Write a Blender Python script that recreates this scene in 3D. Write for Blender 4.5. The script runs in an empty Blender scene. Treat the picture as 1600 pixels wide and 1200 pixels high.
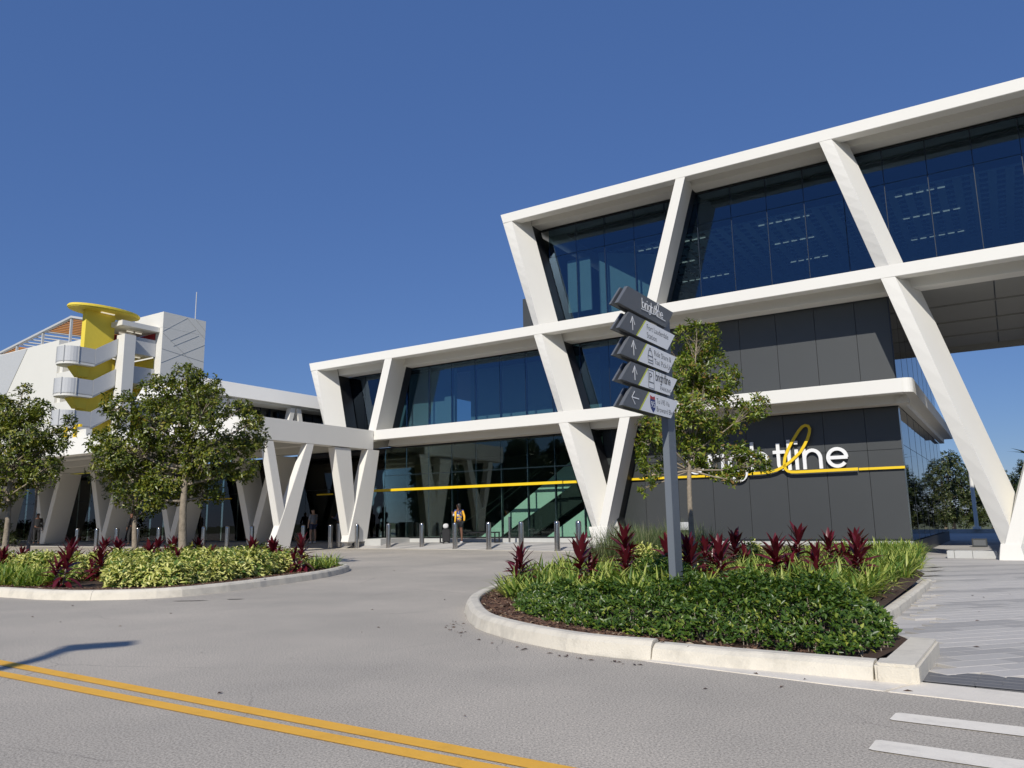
import bpy, bmesh, math, random
import numpy as np
from mathutils import Vector, Matrix
random.seed(7); rng = np.random.default_rng(11)
PI = math.pi
scene = bpy.context.scene
COL = scene.collection
# ------------------------------------------------------------------ camera
cam_d = bpy.data.cameras.new('camera'); cam = bpy.data.objects.new('camera', cam_d); COL.objects.link(cam)
PITCH = math.atan(213/1215.0); ROLL = 0.0165
fw = Vector((0, math.cos(PITCH), math.sin(PITCH))); up0 = Vector((0, -math.sin(PITCH), math.cos(PITCH))); rt0 = Vector((1, 0, 0))
cr, sr = math.cos(ROLL), math.sin(ROLL)
R_ = rt0*cr - up0*sr; U_ = rt0*sr + up0*cr
m = Matrix((R_, U_, -fw)).transposed().to_4x4(); m.translation = Vector((0, 0, 1.15))
cam.matrix_world = m
cam_d.sensor_width = 36; cam_d.lens = 1215/1600*36; cam_d.clip_start = 0.05; cam_d.clip_end = 5000
scene.camera = cam
# ------------------------------------------------------------------ sky and sun
SUN_EL = math.radians(35.5)
SUN_H = Vector((-0.275, -0.961, 0)).normalized()          # horizontal direction towards the sun
sun_dir = Vector((SUN_H.x*math.cos(SUN_EL), SUN_H.y*math.cos(SUN_EL), math.sin(SUN_EL)))
world = bpy.data.worlds.new('World'); scene.world = world; world.use_nodes = True
wn = world.node_tree; wn.nodes.clear()
sky = wn.nodes.new('ShaderNodeTexSky'); sky.sky_type = 'NISHITA'; sky.sun_disc = False
sky.sun_elevation = SUN_EL; sky.sun_rotation = math.atan2(SUN_H.x, SUN_H.y)
sky.altitude = 0; sky.air_density = 1.0; sky.dust_density = 0.0; sky.ozone_density = 6.0
bg = wn.nodes.new('ShaderNodeBackground'); bg.inputs[1].default_value = 0.10
wo = wn.nodes.new('ShaderNodeOutputWorld')
hsv = wn.nodes.new('ShaderNodeHueSaturation'); hsv.inputs['Saturation'].default_value = 1.0; hsv.inputs['Hue'].default_value = 0.505
wn.links.new(sky.outputs[0], hsv.inputs['Color']); flat = wn.nodes.new('ShaderNodeMix'); flat.data_type = 'RGBA'; flat.clamp_factor = True; flat.inputs[0].default_value = 0.62   # evens the brightness from zenith to horizon
flat.inputs[7].default_value = (0.62, 1.45, 4.0, 1); wn.links.new(hsv.outputs[0], flat.inputs[6]); wn.links.new(flat.outputs[2], bg.inputs[0]); wn.links.new(bg.outputs[0], wo.inputs[0])
sd = bpy.data.lights.new('sun', 'SUN'); sd.energy = 4.2; sd.angle = math.radians(0.5); sd.color = (1.0, 0.95, 0.86)
sun = bpy.data.objects.new('sun', sd); COL.objects.link(sun)
sun.rotation_euler = sun_dir.to_track_quat('Z', 'Y').to_euler()
scene.view_settings.view_transform = 'Standard'; scene.view_settings.look = 'None'
scene.view_settings.exposure = 0.0; scene.view_settings.gamma = 1.0
try: scene.view_settings.use_curve_mapping = False
except Exception: pass
try:
    scene.cycles.max_bounces = 8; scene.cycles.transparent_max_bounces = 12; scene.cycles.caustics_reflective = False
    scene.cycles.caustics_refractive = False
except Exception: pass

# ------------------------------------------------------------------ facade frame
UX = Vector((0.845333, -0.53424, 0)).normalized(); WX = Vector((0.53424, 0.845333, 0)).normalized(); P0 = Vector((3.1037, 31.0, 0))
def G(u, w, z): return P0 + UX*u + WX*w + Vector((0, 0, z))
def toUW(p): q = Vector((p[0], p[1], 0)) - P0; return q.dot(UX), q.dot(WX)
# ------------------------------------------------------------------ materials
def base_mat(name):
    mt = bpy.data.materials.new(name); mt.use_nodes = True
    nt = mt.node_tree; b = nt.nodes['Principled BSDF']; return mt, nt, b
def N(nt, t, **kw):
    n = nt.nodes.new(t)
    for k, v in kw.items(): setattr(n, k, v)
    return n
def mat(name, col, rough=0.6, metal=0.0, var=0.08, vscale=3.0, bump=0.0, bscale=40, spec=0.5, dirt=0.0, dscale=0.8):
    mt, nt, b = base_mat(name)
    b.inputs['Roughness'].default_value = rough; b.inputs['Metallic'].default_value = metal
    b.inputs['Specular IOR Level'].default_value = spec
    tc = N(nt, 'ShaderNodeTexCoord'); nz = N(nt, 'ShaderNodeTexNoise'); nz.inputs['Scale'].default_value = vscale; nz.inputs['Detail'].default_value = 6
    nt.links.new(tc.outputs['Object'], nz.inputs['Vector'])
    mx = N(nt, 'ShaderNodeMix', data_type='RGBA')
    c = Vector(col)
    mx.inputs[6].default_value = (*(c*(1-var)), 1); mx.inputs[7].default_value = (*[min(1, x*(1+var)) for x in c], 1)
    nt.links.new(nz.outputs[0], mx.inputs[0]); out = mx.outputs[2]
    if dirt > 0:
        n2 = N(nt, 'ShaderNodeTexNoise'); n2.inputs['Scale'].default_value = dscale; n2.inputs['Detail'].default_value = 9; n2.inputs['Roughness'].default_value = .7
        nt.links.new(tc.outputs['Object'], n2.inputs['Vector'])
        r = N(nt, 'ShaderNodeValToRGB'); r.color_ramp.elements[0].position = .5; r.color_ramp.elements[1].position = .72
        r.color_ramp.elements[1].color = (dirt, dirt, dirt, 1)
        nt.links.new(n2.outputs[0], r.inputs[0])
        m2 = N(nt, 'ShaderNodeMix', data_type='RGBA'); m2.inputs[7].default_value = (*(c*0.42), 1)
        nt.links.new(r.outputs[0], m2.inputs[0]); nt.links.new(out, m2.inputs[6]); out = m2.outputs[2]
    nt.links.new(out, b.inputs['Base Color'])
    if bump > 0:
        n3 = N(nt, 'ShaderNodeTexNoise'); n3.inputs['Scale'].default_value = bscale; n3.inputs['Detail'].default_value = 5
        nt.links.new(tc.outputs['Object'], n3.inputs['Vector'])
        bp = N(nt, 'ShaderNodeBump'); bp.inputs['Strength'].default_value = bump; bp.inputs['Distance'].default_value = .02
        nt.links.new(n3.outputs[0], bp.inputs['Height']); nt.links.new(bp.outputs[0], b.inputs['Normal'])
    return mt
def glass(name, tint, refl=0.10, rough=0.0, rcol=(1, 1, 1)):
    mt, nt, b = base_mat(name); nt.nodes.remove(b); o = nt.nodes['Material Output']
    tr = N(nt, 'ShaderNodeBsdfTransparent'); tr.inputs[0].default_value = (*tint, 1)
    gl = N(nt, 'ShaderNodeBsdfGlossy'); gl.inputs['Roughness'].default_value = rough; gl.inputs[0].default_value = (*rcol, 1)
    fr = N(nt, 'ShaderNodeFresnel'); fr.inputs[0].default_value = 1.5
    mr = N(nt, 'ShaderNodeMapRange'); mr.inputs[1].default_value = 0.04; mr.inputs[2].default_value = 1; mr.inputs[3].default_value = refl; mr.inputs[4].default_value = 1
    nt.links.new(fr.outputs[0], mr.inputs[0])
    tc = N(nt, 'ShaderNodeTexCoord'); nz = N(nt, 'ShaderNodeTexNoise'); nz.inputs['Scale'].default_value = 0.9; nz.inputs['Detail'].default_value = 1
    bp = N(nt, 'ShaderNodeBump'); bp.inputs['Strength'].default_value = 0.05; bp.inputs['Distance'].default_value = .05
    nt.links.new(tc.outputs['Object'], nz.inputs['Vector']); nt.links.new(nz.outputs[0], bp.inputs['Height']); nt.links.new(bp.outputs[0], gl.inputs['Normal'])
    mx = N(nt, 'ShaderNodeMixShader'); nt.links.new(mr.outputs[0], mx.inputs[0]); nt.links.new(tr.outputs[0], mx.inputs[1]); nt.links.new(gl.outputs[0], mx.inputs[2])
    nt.links.new(mx.outputs[0], o.inputs['Surface'])
    return mt
def emit(name, col, st):
    mt, nt, b = base_mat(name); b.inputs['Emission Color'].default_value = (*col, 1); b.inputs['Emission Strength'].default_value = st
    b.inputs['Base Color'].default_value = (*col, 1); return mt
def leafmat(name, stops, rough=0.4, trans=0.25, tcol=None):
    mt, nt, b = base_mat(name); o = nt.nodes['Material Output']
    ge = N(nt, 'ShaderNodeNewGeometry'); r = N(nt, 'ShaderNodeValToRGB')
    cr_ = r.color_ramp
    while len(cr_.elements) < len(stops): cr_.elements.new(0.5)
    for e, (p, c) in zip(cr_.elements, stops): e.position = p; e.color = (*c, 1)
    nt.links.new(ge.outputs['Random Per Island'], r.inputs[0]); nt.links.new(r.outputs[0], b.inputs['Base Color'])
    b.inputs['Roughness'].default_value = rough
    tl = N(nt, 'ShaderNodeBsdfTranslucent'); hs = N(nt, 'ShaderNodeHueSaturation'); hs.inputs['Saturation'].default_value = 1.15; hs.inputs['Value'].default_value = 1.3
    nt.links.new(r.outputs[0], hs.inputs['Color']); nt.links.new(hs.outputs[0], tl.inputs[0])
    mx = N(nt, 'ShaderNodeMixShader'); mx.inputs[0].default_value = trans
    nt.links.new(b.outputs[0], mx.inputs[1]); nt.links.new(tl.outputs[0], mx.inputs[2]); nt.links.new(mx.outputs[0], o.inputs['Surface'])
    return mt

M = {}
M['white'] = mat('white_stucco', (0.76, 0.742, 0.69), .75, var=.03, vscale=1.2, bump=.08, bscale=60, dirt=.05, dscale=.6)
M['whiteg'] = mat('white_garage_paint', (0.71, 0.695, 0.645), .8, var=.03, vscale=.4)
M['joint'] = mat('joint_grey', (0.48, 0.48, 0.47), .8)
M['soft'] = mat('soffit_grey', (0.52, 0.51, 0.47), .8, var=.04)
M['dpanel'] = mat('dark_metal_panel', (0.046, 0.050, 0.052), .45, metal=.0, var=.05, vscale=1.5, spec=.6)
M['dtrim'] = mat('dark_trim', (0.02, 0.022, 0.025), .4)
M['black'] = mat('black_metal', (0.012, 0.012, 0.014), .45)
M['mull'] = mat('dark_mullion', (0.010, 0.016, 0.03), .5)
M['yellow'] = mat('yellow_paint', (0.85, 0.58, 0.01), .5, var=.03)
M['gyellow'] = mat('garage_yellow', (0.80, 0.63, 0.07), .7, var=.04)
M['concrete'] = mat('plinth_concrete', (0.50, 0.50, 0.48), .85, var=.08, vscale=5, bump=.15, dirt=.2)
M['kerb'] = mat('kerb_concrete', (0.66, 0.61, 0.51), .85, var=.10, vscale=9, bump=.35, bscale=70, dirt=.45, dscale=2.6)
M['gutterc'] = mat('gutter_concrete', (0.76, 0.70, 0.60), .85, var=.06, vscale=7, bump=.3, bscale=90, dirt=.3, dscale=3)
M['steel'] = mat('brushed_steel', (0.50, 0.48, 0.46), .17, metal=1.0, var=.05)
M['post'] = mat('sign_post_grey', (0.135, 0.155, 0.18), .5, var=.03)
M['signdark'] = mat('sign_dark_grey', (0.11, 0.118, 0.13), .5, var=.03)
M['signsilver'] = mat('sign_silver', (0.80, 0.81, 0.82), .45, var=.02)
M['lettergrey'] = mat('letter_grey', (0.09, 0.095, 0.105), .6)
M['lwhite'] = mat('letter_white', (0.82, 0.83, 0.84), .5, var=.01)
M['lime'] = mat('lime_line', (0.55, 0.60, 0.05), .5)
M['blue'] = mat('shield_blue', (0.02, 0.035, 0.16), .5); M['red'] = mat('shield_red', (0.40, 0.04, 0.04), .5)
M['tar'] = mat('tar_stain', (.045, .042, .04), .8, var=.3, vscale=20)
M['mulch'] = mat('mulch_soil', (0.065, 0.036, 0.022), .95, var=.5, vscale=30, bump=1.0, bscale=60)
M['bark'] = mat('bark_pale', (0.30, 0.25, 0.19), .9, var=.35, vscale=9, bump=.8, bscale=25, dirt=.75, dscale=5)
M['paintwhite'] = mat('road_paint_white', (0.85, 0.79, 0.68), .8, var=.06, vscale=14, bump=.3, bscale=150, dirt=.30, dscale=5)
M['painty'] = mat('road_paint_yellow', (0.84, 0.45, 0.055), .8, var=.08, vscale=10, bump=.3, bscale=150, dirt=.32, dscale=5)
M['glass'] = glass('facade_glass', (0.74, 0.86, 0.81), .035)
M['glassb'] = glass('upper_glass_blue', (0.52, 0.64, 0.68), .10, rcol=(.55, .75, 1.0))
M['glasss'] = glass('side_glass', (0.14, 0.17, 0.18), .09)
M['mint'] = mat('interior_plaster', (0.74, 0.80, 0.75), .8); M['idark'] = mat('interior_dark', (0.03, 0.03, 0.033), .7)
M['iceil'] = mat('interior_ceiling', (0.55, 0.60, 0.66), .8); M['ifloor'] = mat('interior_floor', (0.25, 0.25, 0.25), .5)
M['lamp'] = emit('lamp_strip', (1, .93, .78), .5)
M['mesh'] = mat('mesh_panel_grey', (0.50, 0.51, 0.52), .6, var=.05)
M['orange'] = mat('cedar_slats', (0.55, 0.24, 0.05), .7, var=.2)
M['redw'] = mat('garage_red', (0.35, 0.02, 0.03), .7)
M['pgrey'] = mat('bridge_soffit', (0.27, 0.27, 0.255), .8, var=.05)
M['grass'] = mat('far_ground', (0.10, 0.11, 0.045), .95, var=.4, vscale=.6)

def asphalt():
    mt, nt, b = base_mat('asphalt'); b.inputs['Roughness'].default_value = .88
    tc = N(nt, 'ShaderNodeTexCoord')
    def noise(s, d=4, r=.5):
        n = N(nt, 'ShaderNodeTexNoise'); n.inputs['Scale'].default_value = s; n.inputs['Detail'].default_value = d; n.inputs['Roughness'].default_value = r
        nt.links.new(tc.outputs['Object'], n.inputs['Vector']); return n
    a = noise(75, 4, .85); r1 = N(nt, 'ShaderNodeValToRGB'); r1.color_ramp.elements[0].position = .36; r1.color_ramp.elements[1].position = .64
    r1.color_ramp.elements[0].color = (.20, .182, .155, 1); r1.color_ramp.elements[1].color = (.72, .65, .545, 1)
    nt.links.new(a.outputs[0], r1.inputs[0])
    L = noise(.35, 8, .6); r2 = N(nt, 'ShaderNodeValToRGB'); r2.color_ramp.elements[0].position = .3; r2.color_ramp.elements[1].position = .7
    r2.color_ramp.elements[0].color = (.76, .765, .77, 1); r2.color_ramp.elements[1].color = (1.08, 1.07, 1.06, 1); nt.links.new(L.outputs[0], r2.inputs[0])
    mu = N(nt, 'ShaderNodeMix', data_type='RGBA', blend_type='MULTIPLY'); mu.inputs[0].default_value = 1
    nt.links.new(r1.outputs[0], mu.inputs[6]); nt.links.new(r2.outputs[0], mu.inputs[7])
    # sparse dark spots and tyre scuffs
    mp = N(nt, 'ShaderNodeMapping'); mp.inputs['Scale'].default_value = (1.0, 5.5, 1); mp.inputs['Rotation'].default_value = (0, 0, .5)
    nt.links.new(tc.outputs['Object'], mp.inputs[0]); s = N(nt, 'ShaderNodeTexNoise'); s.inputs['Scale'].default_value = 1.3; s.inputs['Detail'].default_value = 8; s.inputs['Roughness'].default_value = .75
    nt.links.new(mp.outputs[0], s.inputs['Vector']); r3 = N(nt, 'ShaderNodeValToRGB'); r3.color_ramp.elements[0].position = .70; r3.color_ramp.elements[1].position = .80
    r3.color_ramp.elements[1].color = (.5, .5, .5, 1); nt.links.new(s.outputs[0], r3.inputs[0])
    m2 = N(nt, 'ShaderNodeMix', data_type='RGBA'); m2.inputs[7].default_value = (.20, .185, .16, 1)
    nt.links.new(r3.outputs[0], m2.inputs[0]); nt.links.new(mu.outputs[2], m2.inputs[6])
    # hairline cracks, only here and there
    wp = N(nt, 'ShaderNodeMix', data_type='RGBA'); wp.inputs[0].default_value = .12; wn_ = noise(2.5, 5); nt.links.new(tc.outputs['Object'], wp.inputs[6]); nt.links.new(wn_.outputs['Color'], wp.inputs[7])
    vo = N(nt, 'ShaderNodeTexVoronoi', feature='DISTANCE_TO_EDGE'); vo.inputs['Scale'].default_value = .42; nt.links.new(wp.outputs[2], vo.inputs['Vector'])
    lt_ = N(nt, 'ShaderNodeMath', operation='LESS_THAN'); lt_.inputs[1].default_value = .0022; nt.links.new(vo.outputs['Distance'], lt_.inputs[0])
    mk = noise(.5, 3); r5 = N(nt, 'ShaderNodeValToRGB'); r5.color_ramp.elements[0].position = .50; r5.color_ramp.elements[1].position = .62; nt.links.new(mk.outputs[0], r5.inputs[0])
    mm = N(nt, 'ShaderNodeMath', operation='MULTIPLY'); nt.links.new(lt_.outputs[0], mm.inputs[0]); nt.links.new(r5.outputs[0], mm.inputs[1]); m7 = N(nt, 'ShaderNodeMath', operation='MULTIPLY'); m7.inputs[1].default_value = .55; nt.links.new(mm.outputs[0], m7.inputs[0])
    m3 = N(nt, 'ShaderNodeMix', data_type='RGBA'); m3.inputs[7].default_value = (.10, .09, .08, 1); nt.links.new(m7.outputs[0], m3.inputs[0]); nt.links.new(m2.outputs[2], m3.inputs[6])
    nt.links.new(m3.outputs[2], b.inputs['Base Color'])
    bp = N(nt, 'ShaderNodeBump'); bp.inputs['Strength'].default_value = .15; bp.inputs['Distance'].default_value = .003
    nt.links.new(a.outputs[0], bp.inputs['Height']); nt.links.new(bp.outputs[0], b.inputs['Normal'])
    return mt
M['asphalt'] = asphalt()
M['pave_l'] = mat('paver_light', (0.50, 0.475, 0.44), .85, var=.05, vscale=6, bump=.2, bscale=90, dirt=.12, dscale=3)
M['pave_m'] = mat('paver_mid', (0.45, 0.43, 0.40), .85, var=.07, vscale=6, bump=.2, bscale=90, dirt=.12, dscale=3)
M['pave_d'] = mat('paver_dark', (0.37, 0.355, 0.335), .85, var=.08, vscale=6, bump=.2, bscale=90, dirt=.15, dscale=3)
M['pave_x'] = mat('paver_charcoal', (0.15, 0.15, 0.155), .85, var=.10, vscale=8, bump=.3, bscale=90)
def band_paving():
    mt, nt, b = base_mat('banded_paving'); b.inputs['Roughness'].default_value = .85
    tc = N(nt, 'ShaderNodeTexCoord'); mp = N(nt, 'ShaderNodeMapping'); mp.inputs['Rotation'].default_value = (0, 0, -.27); mp.inputs['Scale'].default_value = (.12, 1.6, 1)
    nt.links.new(tc.outputs['Object'], mp.inputs[0]); n = N(nt, 'ShaderNodeTexNoise'); n.inputs['Scale'].default_value = 1.6; n.inputs['Detail'].default_value = 2
    nt.links.new(mp.outputs[0], n.inputs['Vector']); r = N(nt, 'ShaderNodeValToRGB'); r.color_ramp.elements[0].position = .44; r.color_ramp.elements[1].position = .52
    r.color_ramp.elements[0].color = (.36, .345, .325, 1); r.color_ramp.elements[1].color = (.50, .475, .44, 1); nt.links.new(n.outputs[0], r.inputs[0])
    nt.links.new(r.outputs[0], b.inputs['Base Color']); return mt
M['bandpave'] = band_paving()

# foliage materials
M['leaf_r'] = leafmat('leaf_right_tree', [(0, (.058, .105, .012)), (.5, (.16, .225, .026)), (.85, (.32, .35, .055)), (.97, (.26, .16, .05)), (1, (.30, .18, .06))], .33, .35)
M['leaf_l'] = leafmat('leaf_left_tree', [(0, (.046, .074, .010)), (.5, (.12, .155, .020)), (.9, (.23, .24, .032)), (1, (.27, .23, .045))], .36, .22)
M['leaf_h'] = leafmat('leaf_hedge', [(0, (.038, .080, .012)), (.55, (.070, .135, .020)), (.86, (.13, .20, .028)), (1, (.34, .38, .06))], .36, .28)
M['leaf_v'] = leafmat('leaf_variegated', [(0, (.06, .13, .02)), (.3, (.16, .24, .035)), (.36, (.52, .54, .13)), (1, (.74, .72, .28))], .45, .22)
M['leaf_g'] = leafmat('leaf_liriope', [(0, (.07, .14, .02)), (.45, (.16, .26, .04)), (.6, (.36, .42, .08)), (1, (.46, .50, .13))], .45, .3)
M['leaf_f'] = leafmat('leaf_fine_grass', [(0, (.06, .10, .03)), (.8, (.16, .20, .07)), (1, (.35, .33, .18))], .5, .3)
M['leaf_c'] = leafmat('leaf_cordyline', [(0, (.030, .010, .011)), (.45, (.085, .013, .018)), (.8, (.19, .018, .032)), (1, (.38, .06, .04))], .30, .22)
M['leaf_b'] = leafmat('leaf_background', [(0, (.02, .04, .01)), (.6, (.055, .08, .02)), (1, (.13, .14, .045))], .45, .2)

# ------------------------------------------------------------------ object helpers
def put(o, parent=None, label=None, cat=None, group=None, kind=None):
    COL.objects.link(o)
    if parent is not None: o.parent = parent
    if label: o['label'] = label
    if cat: o['category'] = cat
    if group: o['group'] = group
    if kind: o['kind'] = kind
    return o
def thing(name, label=None, cat=None, loc=(0, 0, 0), group=None, kind=None, rot=0):
    o = bpy.data.objects.new(name, None); o.location = loc; o.rotation_euler = (0, 0, rot); o.empty_display_size = .2
    return put(o, None, label, cat, group, kind)
class MB:
    def __init__(s): s.v = []; s.f = []
    def add(s, vs, fs):
        n = len(s.v); s.v += [tuple(v) for v in vs]; s.f += [tuple(i+n for i in f) for f in fs]; return s
    def hexa(s, b4, t4):
        return s.add(list(b4)+list(t4), [(3, 2, 1, 0), (4, 5, 6, 7), (0, 1, 5, 4), (1, 2, 6, 5), (2, 3, 7, 6), (3, 0, 4, 7)])
    def prism(s, poly, ext):
        n = len(poly); ext = Vector(ext)
        a = [Vector(p) for p in poly]; b = [p+ext for p in a]
        return s.add(a+b, [tuple(range(n-1, -1, -1)), tuple(range(n, 2*n))]+[(i, (i+1) % n, n+(i+1) % n, n+i) for i in range(n)])
    def box(s, u0, u1, w0, w1, z0, z1):     # a box in the facade frame
        return s.hexa([G(u0, w0, z0), G(u1, w0, z0), G(u1, w1, z0), G(u0, w1, z0)], [G(u0, w0, z1), G(u1, w0, z1), G(u1, w1, z1), G(u0, w1, z1)])
    def wbox(s, x0, x1, y0, y1, z0, z1):
        return s.hexa([(x0, y0, z0), (x1, y0, z0), (x1, y1, z0), (x0, y1, z0)], [(x0, y0, z1), (x1, y0, z1), (x1, y1, z1), (x0, y1, z1)])
    def uzprism(s, poly, w0, w1):            # polygon given as (u,z) on the facade plane, pushed back
        return s.prism([G(u, w0, z) for u, z in poly], WX*(w1-w0))
    def tube(s, path, radii, n=8, cap=True):
        path = [Vector(p) for p in path]; rings = []
        for i, p in enumerate(path):
            d = (path[min(i+1, len(path)-1)]-path[max(i-1, 0)]).normalized()
            a = d.cross(Vector((0, 0, 1)) if abs(d.z) < .9 else Vector((1, 0, 0))).normalized(); b = d.cross(a)
            r = radii[i] if hasattr(radii, '__len__') else radii
            rings.append([p+a*math.cos(2*PI*k/n)*r+b*math.sin(2*PI*k/n)*r for k in range(n)])
        vs = [v for r in rings for v in r]; fs = []
        for i in range(len(rings)-1):
            for k in range(n): fs.append((i*n+k, i*n+(k+1) % n, (i+1)*n+(k+1) % n, (i+1)*n+k))
        if cap: fs.append(tuple(range(n-1, -1, -1))); fs.append(tuple((len(rings)-1)*n+k for k in range(n)))
        return s.add(vs, fs)
    def build(s, name, mt, parent=None, smooth=False, bevel=0, **kw):
        me = bpy.data.meshes.new(name); off = Vector((0, 0, 0))
        vs = s.v
        if parent is not None:
            L = Vector((0, 0, 0)); q = parent
            while q is not None: L += Vector(q.location); q = q.parent
            vs = [(v[0]-L.x, v[1]-L.y, v[2]-L.z) for v in s.v]
        me.from_pydata(vs, [], s.f); me.materials.append(mt)
        bm = bmesh.new(); bm.from_mesh(me); bmesh.ops.recalc_face_normals(bm, faces=bm.faces)
        if bevel: bmesh.ops.bevel(bm, geom=list(bm.edges), offset=bevel, segments=2, affect='EDGES', clamp_overlap=True)
        bm.to_mesh(me); bm.free()
        if smooth:
            for p in me.polygons: p.use_smooth = True
        return put(bpy.data.objects.new(name, me), parent, **kw)

# ------------------------------------------------------------------ GROUND
MB().wbox(-900, 900, -300, 1500, -1.0, -.38).build('ground', M['grass'], kind='structure')
def sheet(name, pts, mt, z=None, kind='structure', parent=None):
    me = bpy.data.meshes.new(name); bm = bmesh.new()
    vs = [bm.verts.new((p[0], p[1], (p[2] if len(p) > 2 else z))) for p in pts]
    bm.faces.new(vs); bmesh.ops.triangulate(bm, faces=bm.faces[:]); bmesh.ops.recalc_face_normals(bm, faces=bm.faces)
    if sum(f.normal.z for f in bm.faces) < 0: bmesh.ops.reverse_faces(bm, faces=bm.faces[:])
    bm.to_mesh(me); bm.free(); me.materials.append(mt)
    return put(bpy.data.objects.new(name, me), parent, kind=kind)
def cat_rom(pts, n=6):
    out = []
    P = [Vector(p) for p in pts]
    for i in range(len(P)-1):
        a = P[max(i-1, 0)]; b = P[i]; c = P[i+1]; d = P[min(i+2, len(P)-1)]
        for k in range(n):
            t = k/n; out.append(.5*((2*b)+(c-a)*t+(2*a-5*b+4*c-d)*t*t+(3*b-a-3*c+d)*t**3))
    out.append(P[-1]); return out
bol = [G(-13, -1.2, 0), G(-11.53, -1.12, 0), G(-9.81, -1.08, 0), G(-8.09, -1.1, 0), G(-5.97, -1.2, 0), G(-4.0, -1.45, 0), G(-2.24, -1.8, 0), G(-.35, -2.3, 0), G(.61, -2.45, 0), G(2.3, -3.0, 0)]
# asphalt: kerb line of the right island then the plaza edge
isl_out = cat_rom([(1.06, 6.65, 0), (.57, 7.05, 0), (.05, 7.75, 0), (-.40, 8.7, 0), (-.60, 9.8, 0), (-.67, 11.05, 0), (-.45, 12.6, 0), (.15, 15, 0), (1.2, 18.5, 0), (2.6, 22.5, 0), (4.2, 26.5, 0)], 6)
gut_f = [(1.06, 6.65), (2.16, 5.61), (2.42, 5.39), (3.02, 4.91), (14, -3.9)]
edge_far = [(p.x, p.y) for p in reversed(bol)] + [tuple(G(-17, -1.25, 0)[:2]), tuple(G(-24, -1.4, 0)[:2]), tuple(G(-34, -1.6, 0)[:2]), tuple(G(-60, -2, 0)[:2])]
asp = [(-80, -16), (22, -16), (22, -10.3)] + list(reversed(gut_f))[0:] + [(p.x, p.y) for p in isl_out[1:]] + edge_far + [(-80, 60)]
sheet('road', asp, M['asphalt'], 0.0)
# left plaza: rises gently from the bollard line to the facade
pl = MB()
bolx = [G(-60, -2, 0), G(-34, -1.6, 0), G(-24, -1.4, 0), G(-17, -1.25, 0)] + bol
us = [toUW(p)[0] for p in bolx]
rows = []
for p, u in zip(bolx, us):
    rows.append([p+Vector((0, 0, .004)), G(u, 0.05, .2), G(u, 22, .2)])
for i in range(len(rows)-1):
    for k in range(2):
        pl.add([rows[i][k], rows[i+1][k], rows[i+1][k+1], rows[i][k+1]], [(0, 1, 2, 3)])
pl.build('plaza', M['bandpave'], kind='structure')
fk = MB()
for i in range(len(bolx)-1):
    a, b = bolx[i], bolx[i+1]; d = -WX*.34
    fk.hexa([a-Vector((0, 0, .1)), b-Vector((0, 0, .1)), b+d-Vector((0, 0, .1)), a+d-Vector((0, 0, .1))], [a+Vector((0, 0, .008)), b+Vector((0, 0, .008)), b+d+Vector((0, 0, .006)), a+d+Vector((0, 0, .006))])
fk.build('flush_kerb', M['kerb'], kind='structure')
# ---- right sloped plaza
def zp(x, y):
    u, w = toUW((x, y)); return -.25*max(0, min(1, (w+21.4)/21.4))
pr = MB()
def slope_quad(u0, u1, w0, w1, z0, z1): pr.add([G(u0, w0, z0), G(u1, w0, z0), G(u1, w1, z1), G(u0, w1, z1)], [(0, 1, 2, 3)])
slope_quad(2, 60, 0, 50, -.262, -.262)
slope_quad(5, 60, -21.4, 0, -.012, -.262)
pr.build('paved_plaza', M['bandpave'], kind='structure')
plaza_r = COL.objects['paved_plaza'] if 'paved_plaza' in COL.objects else bpy.data.objects['paved_plaza']
# pavers: rows laid along the band direction, the nearest 290 as pieces
bd = Vector((.956, .292, 0)).normalized(); bn = Vector((-bd.y, bd.x, 0))
org = Vector((3.0, 6.15, 0)); PL, PW = .60, .20
def inside_plaza(p):
    # right of the bed kerb line and behind the charcoal band
    a = Vector((3.40, 6.80, 0)); b = Vector((7.40, 14.2, 0)); e = b-a
    if e.x*(p.y-a.y)-e.y*(p.x-a.x) > .06*e.length: return False
    c = Vector((3.08, 6.15, 0)); f = Vector((.817, -.577, 0))
    if f.x*(p.y-c.y)-f.y*(p.x-c.x) < .03: return False
    return p.y < 26 and p.x < 1.02*p.y*.72+1.2
pav_mesh = {}
def paver_mesh(k):
    me = bpy.data.meshes.new('paver'); g = .004
    b = MB().wbox(-PL/2+g, PL/2-g, -PW/2+g, PW/2-g, -.03, .0)
    me.from_pydata(b.v, [], b.f); bm = bmesh.new(); bm.from_mesh(me); bmesh.ops.recalc_face_normals(bm, faces=bm.faces)
    bmesh.ops.bevel(bm, geom=[e for e in bm.edges if all(v.co.z > -.01 for v in e.verts)], offset=.004, segments=1, affect='EDGES'); bm.to_mesh(me); bm.free()
    me.materials.append(M[k]); return me
for k in ('pave_l', 'pave_m', 'pave_d'): pav_mesh[k] = paver_mesh(k)
cand = []
for j in range(-22, 90):
    # colour bands: light bands with dark wedge-shaped bands between
    for i in range(-6, 34):
        off = (j % 2)*.5*PL
        c = org+bd*(i*PL+off)+bn*(j*PW)
        if inside_plaza(c): cand.append((c.length, i, j, c))
cand.sort(key=lambda t: t[0])
def paver_kind(i, j):
    x = i*PL; ph = (j*PW + .035*x*math.sin(j*PW*.7+.3) + .05*math.sin(x*.8)) % 1.6
    wdt = .62+.12*math.sin(j*.31+x*.25)
    r = random.random()
    if ph < wdt: return 'pave_d' if r < .55 else 'pave_m'
    return 'pave_l' if r < .90 else 'pave_m'
rest = {k: MB() for k in pav_mesh}
rotz = math.atan2(bd.y, bd.x)
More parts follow.
